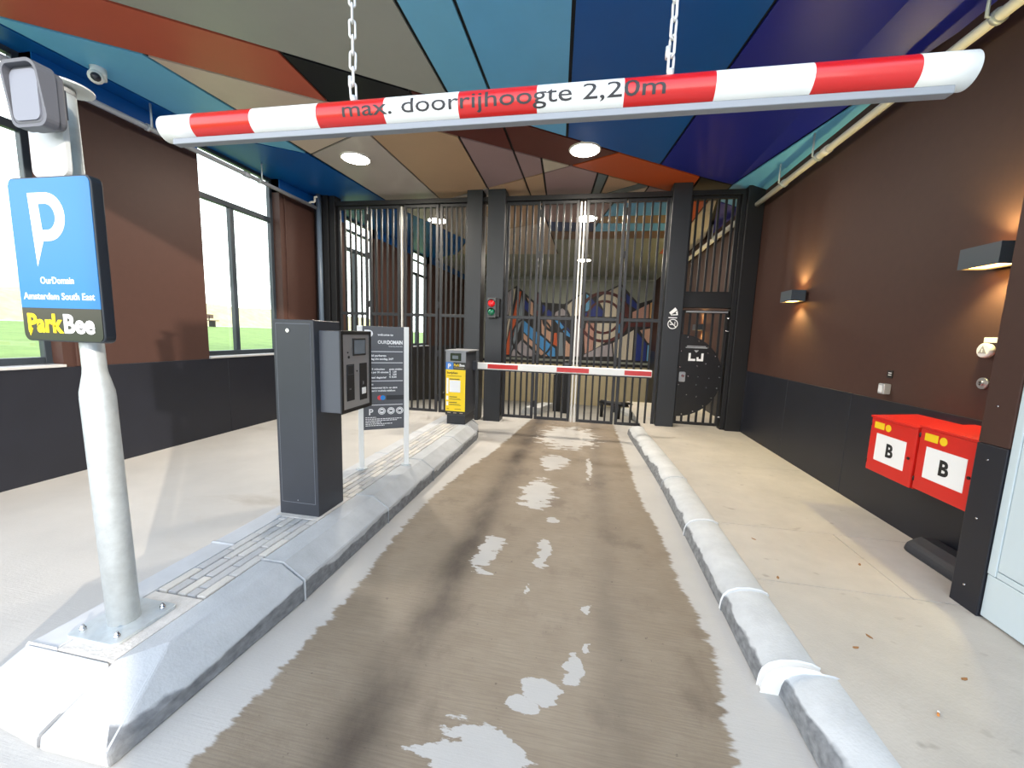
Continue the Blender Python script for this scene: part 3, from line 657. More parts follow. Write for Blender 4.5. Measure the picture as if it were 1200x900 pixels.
# lettering wrapped round the front of the tube
me = text_mesh('max. doorrijhoogte 2,20m', .058, bold=.0003)
xs = [v.co.x for v in me.vertices]; k = 0.943 / (max(xs) - min(xs))
bm = bmesh.new(); bm.from_mesh(me); bpy.data.meshes.remove(me)
bmesh.ops.triangulate(bm, faces=bm.faces[:])
for j in range(-6, 22):
    bmesh.ops.bisect_plane(bm, geom=bm.verts[:] + bm.edges[:] + bm.faces[:], plane_co=(0, j * .004 + .00137, 0), plane_no=(0, 1, 0))
for v in bm.verts:
    s = (v.co.y - .020) / HR; x = -0.774 + (v.co.x - min(xs)) * k; r = HR + .0007
    v.co = (x, HY - r * math.cos(s), HZ + r * math.sin(s))
iv = sorted((min(v.co.x for v in f.verts), max(v.co.x for v in f.verts)) for f in bm.faces); cuts = []; hi = iv[0][1]
for a, c in iv:
    if a - hi > .013: cuts.append((a + hi) / 2)
    hi = max(hi, c)
for a, c in zip([-9] + cuts, cuts + [9]):        # one part for each word
    b2 = bm.copy(); bmesh.ops.delete(b2, geom=[f for f in b2.faces if not a < f.calc_center_median().x < c], context='FACES')
    me = bpy.data.meshes.new('lettering'); b2.to_mesh(me); b2.free(); me.materials.append(mat('grey_print', (52, 50, 52), .6)); link('lettering', me, hb)
bm.free()
# chains
lk = B(); pts = []
for i in range(20):
    a = 2 * PI * i / 20; pts.append((0.0085 * math.cos(a), 0, 0.0085 * math.sin(a) + (0.0175 if math.sin(a) >= 0 else -0.0175)))
def torus(path, r, n=6):
    b = B(); m_ = len(path); v = []
    for i, p in enumerate(path):
        p = Vector(p); d = (Vector(path[(i + 1) % m_]) - Vector(path[i - 1])).normalized(); u = Vector((0, 1, 0)); w = d.cross(u)
        for q in range(n): a = 2 * PI * q / n; v.append(p + u * math.cos(a) * r + w * math.sin(a) * r)
    f = [(i * n + q, i * n + (q + 1) % n, ((i + 1) % m_) * n + (q + 1) % n, ((i + 1) % m_) * n + q) for i in range(m_) for q in range(n)]
    b.add(v, f, True); return b
tb = torus(pts, .0038); lme = bpy.data.meshes.new('chain_link'); lme.from_pydata(tb.v, [], tb.f); lme.polygons.foreach_set('use_smooth', [True] * len(tb.f)); lme.materials.append(LINK)
for cx, lab in ((-0.760, 'galvanised chain holding the height bar above the letters max'), (0.183, 'galvanised chain holding the height bar above the figures 2,20')):
    ch = thing('hanging_chain', lab, 'chain', (cx, HY, ZC), 'chains of the height bar')
    z = HZ + HR + .030; i = 0
    while z < ZC + 0.02:
        o = link('chain_link', lme, ch, loc=(cx, HY, z)); o.rotation_euler = (0, random.uniform(-.05, .05), (PI / 2 if i % 2 else 0) + 0.55 + random.uniform(-.12, .12)); z += 0.0445; i += 1
    B().tube([(cx, HY, HZ + HR - .004), (cx, HY, HZ + HR + .018)], .009, 10).build('eye_bolt', LINK, ch)
    B().tube([(cx - .010, HY, HZ + HR + .045), (cx - .010, HY, HZ + HR + .075)], .0065, 8).build('quick_link_nut', LINK, ch)

# ------------------------------------------------------------------ payment column with intercom box
kc = thing('payment_column', 'anthracite steel payment column with a side reader box on the island', 'payment terminal', (-2.03, 2.62, .22))
kb = B().box(-2.19, -1.865, 2.46, 2.76, .215, 1.655).build('column_body', ANTH, kc, bevel=.006)
frame_xz(B(), 2.4575, 2.462, -2.1665, -1.8895, .3115, 1.6285, .006).build('door_seam', mat('seam_light', (112, 116, 124), .5), kc)
dr = B().box(-2.163, -1.893, 2.4555, 2.462, .315, 1.625).build('column_door', ANTH, kc, bevel=.002)
B().tube([(-2.065, 2.456, 1.578), (-2.065, 2.449, 1.578)], .014, 16).build('door_lock', CHROME, dr)
B().tube([(-2.03, 2.456, .335), (-2.03, 2.452, .335)], .004, 8).build('door_screw', CHROME, dr)
rx = -1.70
bx = B().box(-1.867, rx, 2.51, 2.90, .995, 1.585).build('reader_box', mat('reader_grey', (84, 87, 94), .45), kc, bevel=.008)
frame_yz(B(), rx - .002, rx + .012, 2.505, 2.905, .99, 1.59, .028).build('reader_frame', BLACKM, bx, bevel=.004)
fp = B().box(rx - .004, rx + .006, 2.53, 2.88, 1.015, 1.565).build('reader_faceplate', ALU, bx)
B().box(rx, rx + .012, 2.655, 2.825, 1.405, 1.535).build('display_bezel', BLACKM, bx, bevel=.003)
B().box(rx, rx + .0135, 2.668, 2.812, 1.418, 1.522).build('display', mat('lcd_grey', (112, 120, 128), .2), bx)
B().box(rx, rx + .010, 2.575, 2.668, 1.075, 1.345).build('ticket_slot_panel', BLACKP, bx, bevel=.002)
frame_yz(B(), rx + .009, rx + .0115, 2.583, 2.660, 1.270, 1.338, .003).build('slot_outline', mat('slot_grey', (70, 74, 82), .5), bx)
lettering('><', .022, (rx + .0104, 2.60, 1.155), YR, ZU, mat('print_grey', (170, 172, 176), .6), bx)
B().box(rx, rx + .010, 2.740, 2.840, 1.060, 1.345).build('card_reader_panel', BLACKP, bx, bevel=.002)
B().box(rx + .008, rx + .013, 2.765, 2.820, 1.105, 1.155).build('contactless_pad', WHITEP, bx, bevel=.002)
lettering('))', .030, (rx + .0104, 2.775, 1.185), YR, ZU, mat('print_grey', (170, 172, 176), .6), bx)
for y, z, r in ((2.592, 1.432, .006), (2.603, 1.398, .010), (2.705, 1.29, .006)): B().tube([(rx, y, z), (rx + .010, y, z)], r, 12).build('button', BLACKM, bx)

# ------------------------------------------------------------------ information sign on two white posts
P0, P1 = Vector((-2.143, 3.481, .22)), Vector((-1.781, 3.722, .22)); R_ = (P1 - P0).normalized(); NN = R_.cross(ZU)   # NN faces the lane / driver
isg = thing('info_sign', 'dark grey tariff sign with white print between two white posts on the island', 'sign', tuple((P0 + P1) / 2))
def slab(name, u0, u1, n0, n1, z0, z1, m, parent, bevel=.002):
    b = B(); c = [P0 + R_ * u + NN * nn for u, nn in ((u0, n0), (u1, n0), (u1, n1), (u0, n1))]
    v = [(p.x, p.y, z0) for p in c] + [(p.x, p.y, z1) for p in c]
    b.add(v, [(3, 2, 1, 0), (4, 5, 6, 7), (0, 1, 5, 4), (1, 2, 6, 5), (2, 3, 7, 6), (3, 0, 4, 7)]); return b.build(name, m, parent, bevel=bevel)
WD = (P1 - P0).length
for u in (0, WD):
    slab('post', u - .024, u + .024, -.024, .024, .222, 1.64, WHITE, isg, .003)
    p = P0 + R_ * u; B().tube([(p.x, p.y, .2185), (p.x, p.y, .228)], .055, 20).build('post_foot', GALV, isg)
sgp = slab('sign_panel', .02, WD - .02, -.006, .006 + .012, .615, 1.638, mat('sign_grey', (86, 87, 92), .4), isg)
def T(s, u, z, size, fit=None, bold=0.0, align='LEFT', m=None): 
    p = P0 + R_ * u + NN * (.0188); return lettering(s, size, (p.x, p.y, z), R_, ZU, m or WHITEP, sgp, bold=bold, fit=fit, align=align, depth=.0003)
T('P', .035, 1.488, .16, bold=.004); T('welcome to', .163, 1.548, .030, bold=.0007); T('OUR', .163, 1.470, .046, fit=.085, bold=.001); T('DOMAIN', .250, 1.468, .050, fit=.148, bold=.0025); T('Amsterdam South East', .262, 1.440, .016, fit=.135)
for z in (1.390, 1.280, 1.100, .815 + .045): slab('rule_line', .04, WD - .036, .0175, .0189, z, z + .006, WHITEP, sgp, 0)
T('Betaald parkeren', .04, 1.345, .026, fit=.20, bold=.001); T('maandag t/m zondag, 24/7', .04, 1.312, .026, fit=.27, bold=.001)
T('Tarief', .04, 1.245, .024, bold=.001); T('Per 15 minuten', .04, 1.213, .024, fit=.185, bold=.0009); T('Daarna per 30 minuten', .04, 1.182, .024, fit=.222, bold=.0009); T('Maximaal dagtarief', .04, 1.130, .024, fit=.20, bold=.001)
T('gratis uitrijden', .268, 1.213, .022, fit=.125, bold=.0009)
for z, s in ((1.186, '\u20ac   1,00'), (1.160, '\u20ac   3,00'), (1.134, '\u20ac 30,00')): T(s, .268, z, .024, fit=.070, bold=.0009)
T('Betalen', .04, 1.062, .026, bold=.0006); T('Met pinautomaat bij in- en uitrit', .04, 1.028, .024, fit=.305, bold=.0009); T('creditcard / mobiele telefoon', .04, .998, .024, fit=.285, bold=.0009)
def disc(u, z, r, m, name, n0=.0178, n1=.0192, parent=None):
    b = B(); a = []
    for k in range(20):
        t = 2 * PI * k / 20; p = P0 + R_ * (u + r * math.cos(t)) + NN * n1; a.append((p.x, p.y, z + r * math.sin(t)))
    c = []
    for k in range(20):
        t = 2 * PI * k / 20; p = P0 + R_ * (u + r * math.cos(t)) + NN * n0; c.append((p.x, p.y, z + r * math.sin(t)))
    b.add(a + c, [tuple(range(20))] + [(k, 20 + k, 20 + (k + 1) % 20, (k + 1) % 20) for k in range(20)]); return b.build(name, m, parent or sgp)
disc(.178, .935, .024, mat('logo_red', (224, 60, 62), .5), 'card_logo'); disc(.205, .935, .024, mat('logo_blue', (40, 140, 220), .5), 'card_logo', .0178, .0196)
slab('card_strip', .238, WD - .03, .0175, .0189, .912, .958, mat('strip_dark', (44, 45, 48), .5), sgp, 0)
T('P', .07, .765, .085, bold=.002)
GS = mat('sign_grey', (86, 87, 92), .4)
for i, u in enumerate((.195, .283, .368)):
    disc(u, .800, .036, WHITEP, 'ban_symbol'); disc(u, .800, .029, GS, 'ban_symbol', .019, .0196); disc(u, .800, .025, WHITEP, 'ban_symbol', .0192, .0199)
    slab('ban_pictogram', u - .016, u + .014, .0195, .0203, .795 - .004 * i, .809, GS, sgp, 0)
for i, f_ in enumerate((.10, .345, .30, .15, .255, .18)):      # small print too fine to read: short printed dashes
    u = .04
    while u < .04 + f_:
        w_ = random.uniform(.012, .034); slab('small_print', u, min(u + w_, .04 + f_), .0175, .0188, .735 - i * .0165, .742 - i * .0165, WHITEP, sgp, 0); u += w_ + .005
# ------------------------------------------------------------------ entry terminal with barrier arm
et = thing('entry_terminal', 'grey entry terminal with yellow instruction panel and barrier arm at the island end', 'barrier', (-1.9, 5.8, .21))
B().box(-2.035, -1.745, 5.64, 6.12, .2165, .36).build('plinth', mat('plinth_black', (34, 36, 42), .5), et, bevel=.004)
tb = B().box(-2.045, -1.735, 5.61, 6.16, .36, 1.335).build('cabinet', ANTH, et, bevel=.006)
B().box(-2.055, -1.70, 5.59, 6.18, 1.325, 1.345).build('roof_plate', mat('terminal_grey', (138, 140, 144), .45), et, bevel=.003)
hd = B().box(-2.045, -1.735, 5.598, 5.615, 1.165, 1.325).build('camera_panel', mat('terminal_grey', (138, 140, 144), .45), et, bevel=.003)
B().box(-1.975, -1.805, 5.592, 5.60, 1.185, 1.30).build('camera_window', mat('dark_glass', (26, 30, 36), .1), hd, bevel=.006)
B().box(-1.94, -1.85, 5.588, 5.594, 1.215, 1.265).build('lens_block', mat('lens_grey', (96, 104, 112), .25), hd)
fy = 5.606
B().box(-2.045, -1.93, fy - .003, fy + .006, 1.055, 1.163).build('blue_panel', mat('terminal_blue', (60, 126, 206), .4), et)
lettering('P', .095, (-2.015, fy - .0045, 1.073), RX, ZU, WHITEP, et, bold=.003)
B().box(-1.928, -1.74, fy - .003, fy + .006, 1.055, 1.163).build('brand_panel', SBLK, et)
lettering('Park', .052, (-1.918, fy - .0045, 1.105), RX, ZU, YEL, et, bold=.0015, fit=.085); lettering('Bee', .052, (-1.831, fy - .0045, 1.105), RX, ZU, WHITEP, et, bold=.0015, fit=.078)
B().box(-1.918, -1.76, fy - .0045, fy - .002, 1.078, 1.086).build('caption_line', mat('caption_grey', (168, 150, 120), .6), et)
yp = B().box(-2.045, -1.74, fy - .003, fy + .006, .425, 1.053).build('instruction_panel', mat('instruction_yellow', (250, 212, 8), .45), et)
lettering('Inrijden', .048, (-2.025, fy - .0045, .990), RX, ZU, BLACKP, yp, bold=.001, fit=.165)
def pb(x0_, x1_, z0_, z1_, m, nm): B().box(x0_, x1_, fy - .0046, fy - .002, z0_, z1_).build(nm, m, yp)
DP = mat('print_brown', (92, 78, 20), .6)
pb(-2.02, -1.80, .955, .962, DP, 'small_print')
pb(-2.032, -2.000, .690, .925, WHITEP, 'step_marker'); pb(-1.985, -1.83, .905, .918, DP, 'small_print')
pb(-1.985, -1.815, .715, .893, WHITEP, 'blank_label')
for zz in (.615, .53): pb(-2.032, -2.000, zz - .02, zz + .04, WHITEP, 'step_marker'); pb(-1.985, -1.865, zz + .022, zz + .034, DP, 'small_print'); pb(-1.985, -1.82, zz, zz + .006, DP, 'small_print'); pb(-1.985, -1.80, zz - .016, zz - .010, DP, 'small_print')
pb(-2.025, -1.99, .455, .462, DP, 'small_print'); pb(-1.90, -1.80, .455, .462, DP, 'small_print')
B().box(-2.045, -1.74, fy - .003, fy + .006, .375, .423).build('foot_panel', SBLK, et)
for x_ in (-2.01, -1.92, -1.82): B().box(x_, x_ + .05, fy - .0045, fy - .002, .393, .405).build('foot_print', mat('caption_grey', (168, 150, 120), .6), et)
ay = 6.02
B().box(-1.74, -1.66, ay - .07, ay + .07, 1.03, 1.17).build('arm_hub', ANTH, et, bevel=.006)
arm = B().box(-1.70, 0.965, ay - .028, ay + .028, 1.045, 1.150).build('barrier_arm', WHITE, et, bevel=.012, seg=3)
for a, c in ((-1.50, -1.02), (-0.42, 0.06), (0.575, 0.955)): B().box(a, c, ay - .0295, ay - .02, 1.062, 1.130).build('red_reflector', RED, arm)
B().box(-1.70, 0.955, ay - .02, ay + .02, 1.028, 1.046).build('rubber_edge', BLACKM, arm)

# ------------------------------------------------------------------ gate posts, columns, top beam
PG = mat('post_steel', (34, 37, 42), .45, var=.06, scale=2)
for x0_, x1_, lab in ((-2.19, -1.91, 'dark steel gate post beside the tall left gate, without a traffic light'), (-1.81, -1.50, 'dark steel gate post carrying the small traffic light'), (1.235, 1.525, 'dark steel gate post with camera and no smoking stickers')):
    t = thing('gate_post', lab, 'post', ((x0_ + x1_) / 2, 7.1, 0), 'posts between the gates')
    B().box(x0_, x1_, 6.97, 7.26, -0.02, 4.081).build('shaft', PG, t, bevel=.008)
    if x0_ > 1:
        Y_ = 6.968
        cxx, z_ = 1.385, 2.055
        B().prism([(cxx - .07, z_ - .01), (cxx + .02, z_ + .075), (cxx + .055, z_ + .03), (cxx - .04, z_ - .045)], Y_ - .001, Y_ + .003, 'y').build('camera_pictogram', WHITEP, t)
        B().prism([(cxx + .03, z_ - .005), (cxx + .06, z_ + .02), (cxx + .07, z_ - .05), (cxx - .04, z_ - .055), (cxx - .04, z_ - .042), (cxx + .05, z_ - .035)], Y_ - .001, Y_ + .003, 'y').build('camera_pictogram', WHITEP, t)
        B().box(cxx - .075, cxx + .06, Y_ - .001, Y_ + .003, z_ - .10, z_ - .085).build('sticker_caption', WHITEP, t)
        rb_ = B(); o1 = circ(cxx, 1.86, .082, 28); o2 = circ(cxx, 1.86, .069, 28)
        vv = [(x, Y_ - .001, z) for x, z in o1] + [(x, Y_ - .001, z) for x, z in o2]
        rb_.add(vv, [(k, (k + 1) % 28, 28 + (k + 1) % 28, 28 + k) for k in range(28)]); rb_.build('no_smoking_ring', WHITEP, t)
        B().prism([(cxx - .056, 1.905), (cxx - .046, 1.915), (cxx + .056, 1.815), (cxx + .046, 1.805)], Y_ - .001, Y_ + .003, 'y').build('no_smoking_bar', WHITEP, t)
        B().box(cxx - .045, cxx + .02, Y_ - .001, Y_ + .003, 1.845, 1.86).build('cigarette_pictogram', WHITEP, t)
        B().box(cxx + .028, cxx + .038, Y_ - .001, Y_ + .003, 1.845, 1.90).build('cigarette_pictogram', WHITEP, t)
# black column cluster where the left wall meets the gates, and the one at the right wall
t = thing('corner_column', 'black steel column with a grey round pipe where the gates meet the left wall', 'column', (-5.0, 7.1, 0))
B().box(-5.20, -4.92, 6.98, 7.26, 0, 4.085).build('shaft', BLACKM, t, bevel=.006); B().box(-4.915, -4.80, 7.02, 7.22, 0, 4.085).build('gate_jamb', BLACKM, t, bevel=.006)
B().tube([(-5.07, 6.93, 0), (-5.07, 6.93, 4.08)], .045, 16).build('down_pipe', mat('pipe_slate', (92, 106, 122), .35), t)
t = thing('end_column', 'black steel column beside the pedestrian gate on the right wall', 'column', (2.45, 7.1, .13))
B().box(2.335, 2.575, 6.95, 7.25, .12, 4.0).build('shaft', BLACKM, t, bevel=.006)
B().box(2.275, 2.34, 7.02, 7.2, .12, 3.9).build('gate_jamb', BLACKM, t, bevel=.004)
tag(B().box(-4.80, 2.34, 7.05, 7.22, 3.905, 3.985).build('gate_beam', BLACKM, bevel=.005), 'long black overhead gate beam running above all three gates', 'beam')

# ------------------------------------------------------------------ folding gates: every leaf with its own bars
bar_b = B().box(-.016, .016, -.016, .016, .1, 3.86); bar_me = bpy.data.meshes.new('gate_bar'); bar_me.from_pydata(bar_b.v, [], bar_b.f); bar_me.materials.append(BLACKM)
hin_b = B().tube([(0, 0, -.06), (0, 0, .06)], .016, 10); hin_b.box(-.03, .03, -.008, .02, -.045, .045)
hin_me = bpy.data.meshes.new('hinge'); hin_me.from_pydata(hin_b.v, [], hin_b.f); hin_me.materials.append(BLACKM)
FRM = mat('gate_frame_steel', (30, 31, 35), .42, var=.06, scale=4); EDGE = mat('closing_edge', (206, 204, 200), .35, metal=.3)
def folding_gate(label, leaves, edges):
    t = thing('folding_gate', label, 'gate', ((leaves[0][0] + leaves[-1][1]) / 2, GY, 0))
    for i, (a, c) in enumerate(leaves):
        b = frame_xz(B(), GY - .022, GY + .022, a, c, .07, 3.9, .05); b.box(a + .045, c - .045, GY - .02, GY + .02, 1.885, 1.94)
        lf = b.build('gate_leaf', FRM, t, bevel=.003, )
        for k in range(1, 5): link('gate_bar', bar_me, lf, loc=(a + .025 + (c - a - .05) * k / 5, GY, 0))
    for i, j in ((0, 1), (2, 3)):
        x = (leaves[i][1] + leaves[j][0]) / 2
        for z in (.35, 1.2, 2.1, 3.0, 3.7): link('hinge', hin_me, t, loc=(x, GY - .012, z))
    for x in edges: B().box(x - .015, x + .015, GY - .025, GY + .025, .06, 3.88).build('closing_edge', EDGE, t, bevel=.004)
folding_gate('wide black folding bar gate closing the wet driveway behind the barrier arm', ((-1.49, -.905), (-.88, -.235), (-.115, .535), (.56, 1.225)), (-.205, -.145))
folding_gate('black folding bar gate across the left lane behind the tariff sign', ((-4.79, -4.185), (-4.15, -3.525), (-3.44, -2.765), (-2.735, -2.20)), (-3.485,))

# ------------------------------------------------------------------ pedestrian gate with fixed grille above
gr = thing('fixed_grille', 'fixed black bar grille above the pedestrian gate', 'grille', (1.93, GY, 2.15))
frame_xz(B(), GY - .025, GY + .025, 1.53, 2.28, 2.36, 3.905, .045).build('grille_frame', BLACKM, gr, bevel=.003)
gb = B().box(-.016, .016, -.016, .016, 2.38, 3.88); gme = bpy.data.meshes.new('grille_bar'); gme.from_pydata(gb.v, [], gb.f); gme.materials.append(BLACKM)
for k in range(6): link('grille_bar', gme, gr, loc=(1.645 + k * .108, GY, 0))
B().box(1.525, 2.30, GY - .06, GY + .06, 2.14, 2.37).build('lintel', BLACKM, gr, bevel=.004)
pg = thing('pedestrian_gate', 'black pedestrian gate with half round lock plate and white bracket logo', 'gate', (1.9, GY, .13))
frame_xz(B(), GY - .025, GY + .025, 1.545, 2.265, .165, 2.10, .045).build('gate_frame', BLACKM, pg, bevel=.003)
db = B().box(-.017, .017, -.016, .016, .19, 2.07); dme = bpy.data.meshes.new('gate_bar'); dme.from_pydata(db.v, [], db.f); dme.materials.append(BLACKM)
for k in range(5): link('gate_bar', dme, pg, loc=(1.68 + k * .118, GY, 0))
pl = B().prism(circ(1.55, 1.0, .70, 40, -90, 90), GY - .040, GY - .026, 'y').build('lock_plate', mat('plate_black', (20, 20, 23), .35), pg, bevel=.002)
for k in range(11):
    a = math.radians(-80 + 16 * k); B().tube([(1.55 + .665 * math.cos(a), GY - .04, 1.0 + .665 * math.sin(a)), (1.55 + .665 * math.cos(a), GY - .045, 1.0 + .665 * math.sin(a))], .010, 8).build('rivet', CHROME, pl)
for x_, z_ in ((1.58, 1.42), (1.58, 1.15), (1.58, .85), (1.72, 1.0), (1.88, 1.0), (2.05, .98), (1.86, .86), (2.02, .82), (1.72, .68), (1.88, .66), (1.98, 1.22), (2.0, 1.40), (1.85, 1.18)):
    B().tube([(x_, GY - .04, z_), (x_, GY - .045, z_)], .009, 8).build('rivet', CHROME, pl)
Yp = GY - .0425
B().box(1.645, 1.985, Yp, Yp + .003, 1.475, 1.49).build('logo_line', mat('logo_grey', (170, 172, 176), .5), pl); B().box(1.665, 1.96, Yp, Yp + .003, 1.50, 1.512).build('logo_line', mat('logo_grey', (170, 172, 176), .5), pl)
B().prism([(1.70, 1.39), (1.70, 1.26), (1.81, 1.26), (1.81, 1.295), (1.735, 1.295), (1.735, 1.39)], Yp, Yp + .003, 'y').build('logo_bracket', WHITEP, pl)
B().prism([(1.935, 1.39), (1.90, 1.39), (1.90, 1.295), (1.86, 1.295), (1.86, 1.325), (1.83, 1.325), (1.83, 1.26), (1.935, 1.26)], Yp, Yp + .003, 'y').build('logo_bracket', WHITEP, pl)
B().prism([(1.78, 1.44), (1.855, 1.44), (1.818, 1.40)], Yp, Yp + .003, 'y').build('logo_arrow', mat('logo_grey', (170, 172, 176), .5), pl)
lp = B().prism(rrect(1.575, 1.675, .90, 1.07, .02), GY - .055, GY - .038, 'y').build('lock_case', ALU, pl, bevel=.003)
B().tube([(1.625, GY - .055, 1.005), (1.625, GY - .10, 1.005)], [.020, .024], 14).build('knob', CHROME, lp)
B().box(1.60, 2.24, GY - .075, GY - .03, 2.06, 2.085).build('door_closer_rail', ALU, pg, bevel=.003)
for z_ in (.33, 1.77, 1.98):
    B().tube([(2.235, GY - .045, z_), (2.335, GY - .045, z_)], .009, 8).build('hinge_bolt', CHROME, pg)
    B().tube([(2.325, GY - .045, z_ - .028), (2.325, GY - .045, z_ + .028)], .010, 8).build('hinge_nut', CHROME, pg)

# ------------------------------------------------------------------ traffic light on the middle post
tl = thing('traffic_light', 'small two lamp traffic light, red over green, on the gate post', 'traffic light', (-1.68, 6.9, 1.9))
bd = B().box(-1.755, -1.60, 6.87, 6.971, 1.885, 2.235).build('housing', mat('tl_grey', (70, 72, 74), .5), tl, bevel=.008)
B().box(-1.60, -1.535, 6.88, 6.972, 1.90, 2.22).build('side_cover', BLACKM, tl, bevel=.006)
for z_, nm, rgb in ((2.135, 'red_lamp', (200, 20, 28)), (1.985, 'green_lamp', (6, 96, 66))):
    B().tube([(-1.68, 6.875, z_), (-1.68, 6.865, z_), (-1.68, 6.85, z_), (-1.68, 6.842, z_), (-1.68, 6.838, z_)], [.064, .064, .050, .028, .004], 20).build(nm, mat(nm, rgb, .15, coat=.5, emit=rgb if nm == 'red_lamp' else None, estr=.15), bd)
    b = B(); n_ = 14; v_ = []
    for k in range(n_ + 1):
        a = math.radians(0 + 180 * k / n_); r_ = .070; v_ += [(-1.68 + r_ * math.cos(a), 6.87, z_ + r_ * math.sin(a)), (-1.68 + r_ * math.cos(a), 6.83 + .03 * abs(math.cos(a)), z_ + r_ * math.sin(a)), (-1.68 + (r_ - .004) * math.cos(a), 6.83 + .03 * abs(math.cos(a)), z_ + (r_ - .004) * math.sin(a)), (-1.68 + (r_ - .004) * math.cos(a), 6.87, z_ + (r_ - .004) * math.sin(a))]
    f_ = []
    for k in range(n_):
        i, j = 4 * k, 4 * k + 4; f_ += [(i, i + 1, j + 1, j), (i + 1, i + 2, j + 2, j + 1), (i + 2, i + 3, j + 3, j + 2)]
    b.add(v_, f_); b.build('lamp_hood', BLACKM, bd)
for x_ in (-1.72, -1.66, -1.61): B().tube([(x_, 6.92, 1.89), (x_, 6.92, 1.868)], .010, 8).build('cable_gland', BLACKM, tl)

# ------------------------------------------------------------------ pipes below the ceiling
PW = mat('pipe_white', (226, 222, 210), .4); PGY = mat('pipe_grey', (158, 162, 170), .4)
def pipe(label, x, z, y0_, y1_, r, m, brackets, couplings, ztop, side):
    t = thing('ceiling_pipe', label, 'pipe', (x, (y0_ + y1_) / 2, z))
    B().tube([(x, y0_, z), (x, y1_, z)], r, 16).build('pipe_run', m, t)
    for y in couplings: B().tube([(x, y - .05, z), (x, y + .05, z)], r * 1.28, 16).build('coupling', m, t)
    for y in brackets:
        B().tube([(x, y - .015, z), (x, y + .015, z)], r * 1.35, 14).build('pipe_clamp', GALV, t)
        B().tube([(x + side * r, y, z), (x + side * (r + .03), y, z), (x + side * (r + .03), y, ztop)], .011, 8).build('hanger', GALV, t)
pipe('cream white pipe running along the top of the dark right wall', 2.47, 3.715, 0.4, 7.02, .036, PW, (6.1, 5.3, 3.3, 1.5), (5.15, 2.5), 3.96, -1)
pipe('grey sprinkler pipe running past the window tops of the left wall', -5.10, 3.83, 0.4, 6.93, .030, PGY, (5.58, 4.0, 2.4), (5.35, 3.1), 4.085, 1)
t = thing('sprinkler_head', 'small elbow sprinkler head at the far end of the grey left pipe', 'sprinkler', (-5.10, 6.72, 3.83))
B().tube([(-5.10, 6.70, 3.85), (-5.05, 6.70, 3.87), (-4.99, 6.70, 3.87), (-4.975, 6.70, 3.885), (-4.975, 6.70, 3.95)], .018, 10).build('elbow', PW, t); B().tube([(-4.985, 6.70, 3.955), (-4.93, 6.70, 3.955)], .015, 10).build('nozzle', PW, t)
pipe('pale pipe running inside the garage on the right wall', 2.49, 3.70, 7.3, 14.0, .045, PW, (9.0, 11.5), (10.0,), 3.96, -1)

# ------------------------------------------------------------------ round ceiling lights
def downlight(x, y, label, r=.215, w=70.0):
    t = thing('ceiling_light', label, 'ceiling light', (x, y, ZC), 'round ceiling lights')
    B().tube([(x, y, ZC + .01), (x, y, ZC - .012), (x, y, ZC - .018)], [r + .012, r + .012, r], 36).build('light_rim', mat('rim_white', (230, 226, 218), .4), t)
    B().tube([(x, y, ZC - .017), (x, y, ZC - .022)], [r - .008, r - .02], 36).build('diffuser', mat('light_diffuser', (255, 248, 236), .4, emit=(255, 246, 232), estr=30.0), t)
    ld = bpy.data.lights.new('light_disc', 'AREA'); ld.shape = 'DISK'; ld.size = r * 1.8; ld.energy = w; ld.color = (1.0, .90, .76)
    lo = bpy.data.objects.new('light_disc', ld); COL.objects.link(lo); lo.location = (x, y, ZC - .03); adopt(lo, t)
downlight(-3.45, 5.57, 'round white ceiling light on the pale panel above the tariff sign', .20)
downlight(-0.16, 5.67, 'round white ceiling light on the dark maroon band above the lane', .20)
downlight(-3.41, 8.70, 'round ceiling light inside the garage behind the left gate'); downlight(-0.13, 8.77, 'round ceiling light inside the garage just behind the driveway gate')
downlight(-0.22, 13.4, 'round ceiling light deep inside the garage before the mural')

# ------------------------------------------------------------------ dome camera on the ceiling
t = thing('dome_camera', 'white dome security camera under the blue ceiling panel', 'security camera', (-4.89, 3.41, ZC))
B().tube([(-4.89, 3.41, ZC + .005), (-4.89, 3.41, ZC - .10)], [.062, .060], 24).build('base', WHITE, t)
bl = B(); c_ = Vector((-4.87, 3.37, ZC - .105))
pr = []
for k in range(9): a = math.radians(90 - 22.5 * k); pr.append((c_.z + .062 * math.sin(a), max(.002, .062 * math.cos(a))))
bl.tube([(c_.x, c_.y, z) for z, r in pr], [r for z, r in pr], 24).build('ball', WHITE, t)
dd = (Vector((0, 0, 1.6)) - c_).normalized()
B().tube([c_ + dd * .045, c_ + dd * .066, c_ + dd * .067], [.040, .032, .002], 20).build('lens', mat('camera_lens', (40, 42, 52), .1), t)

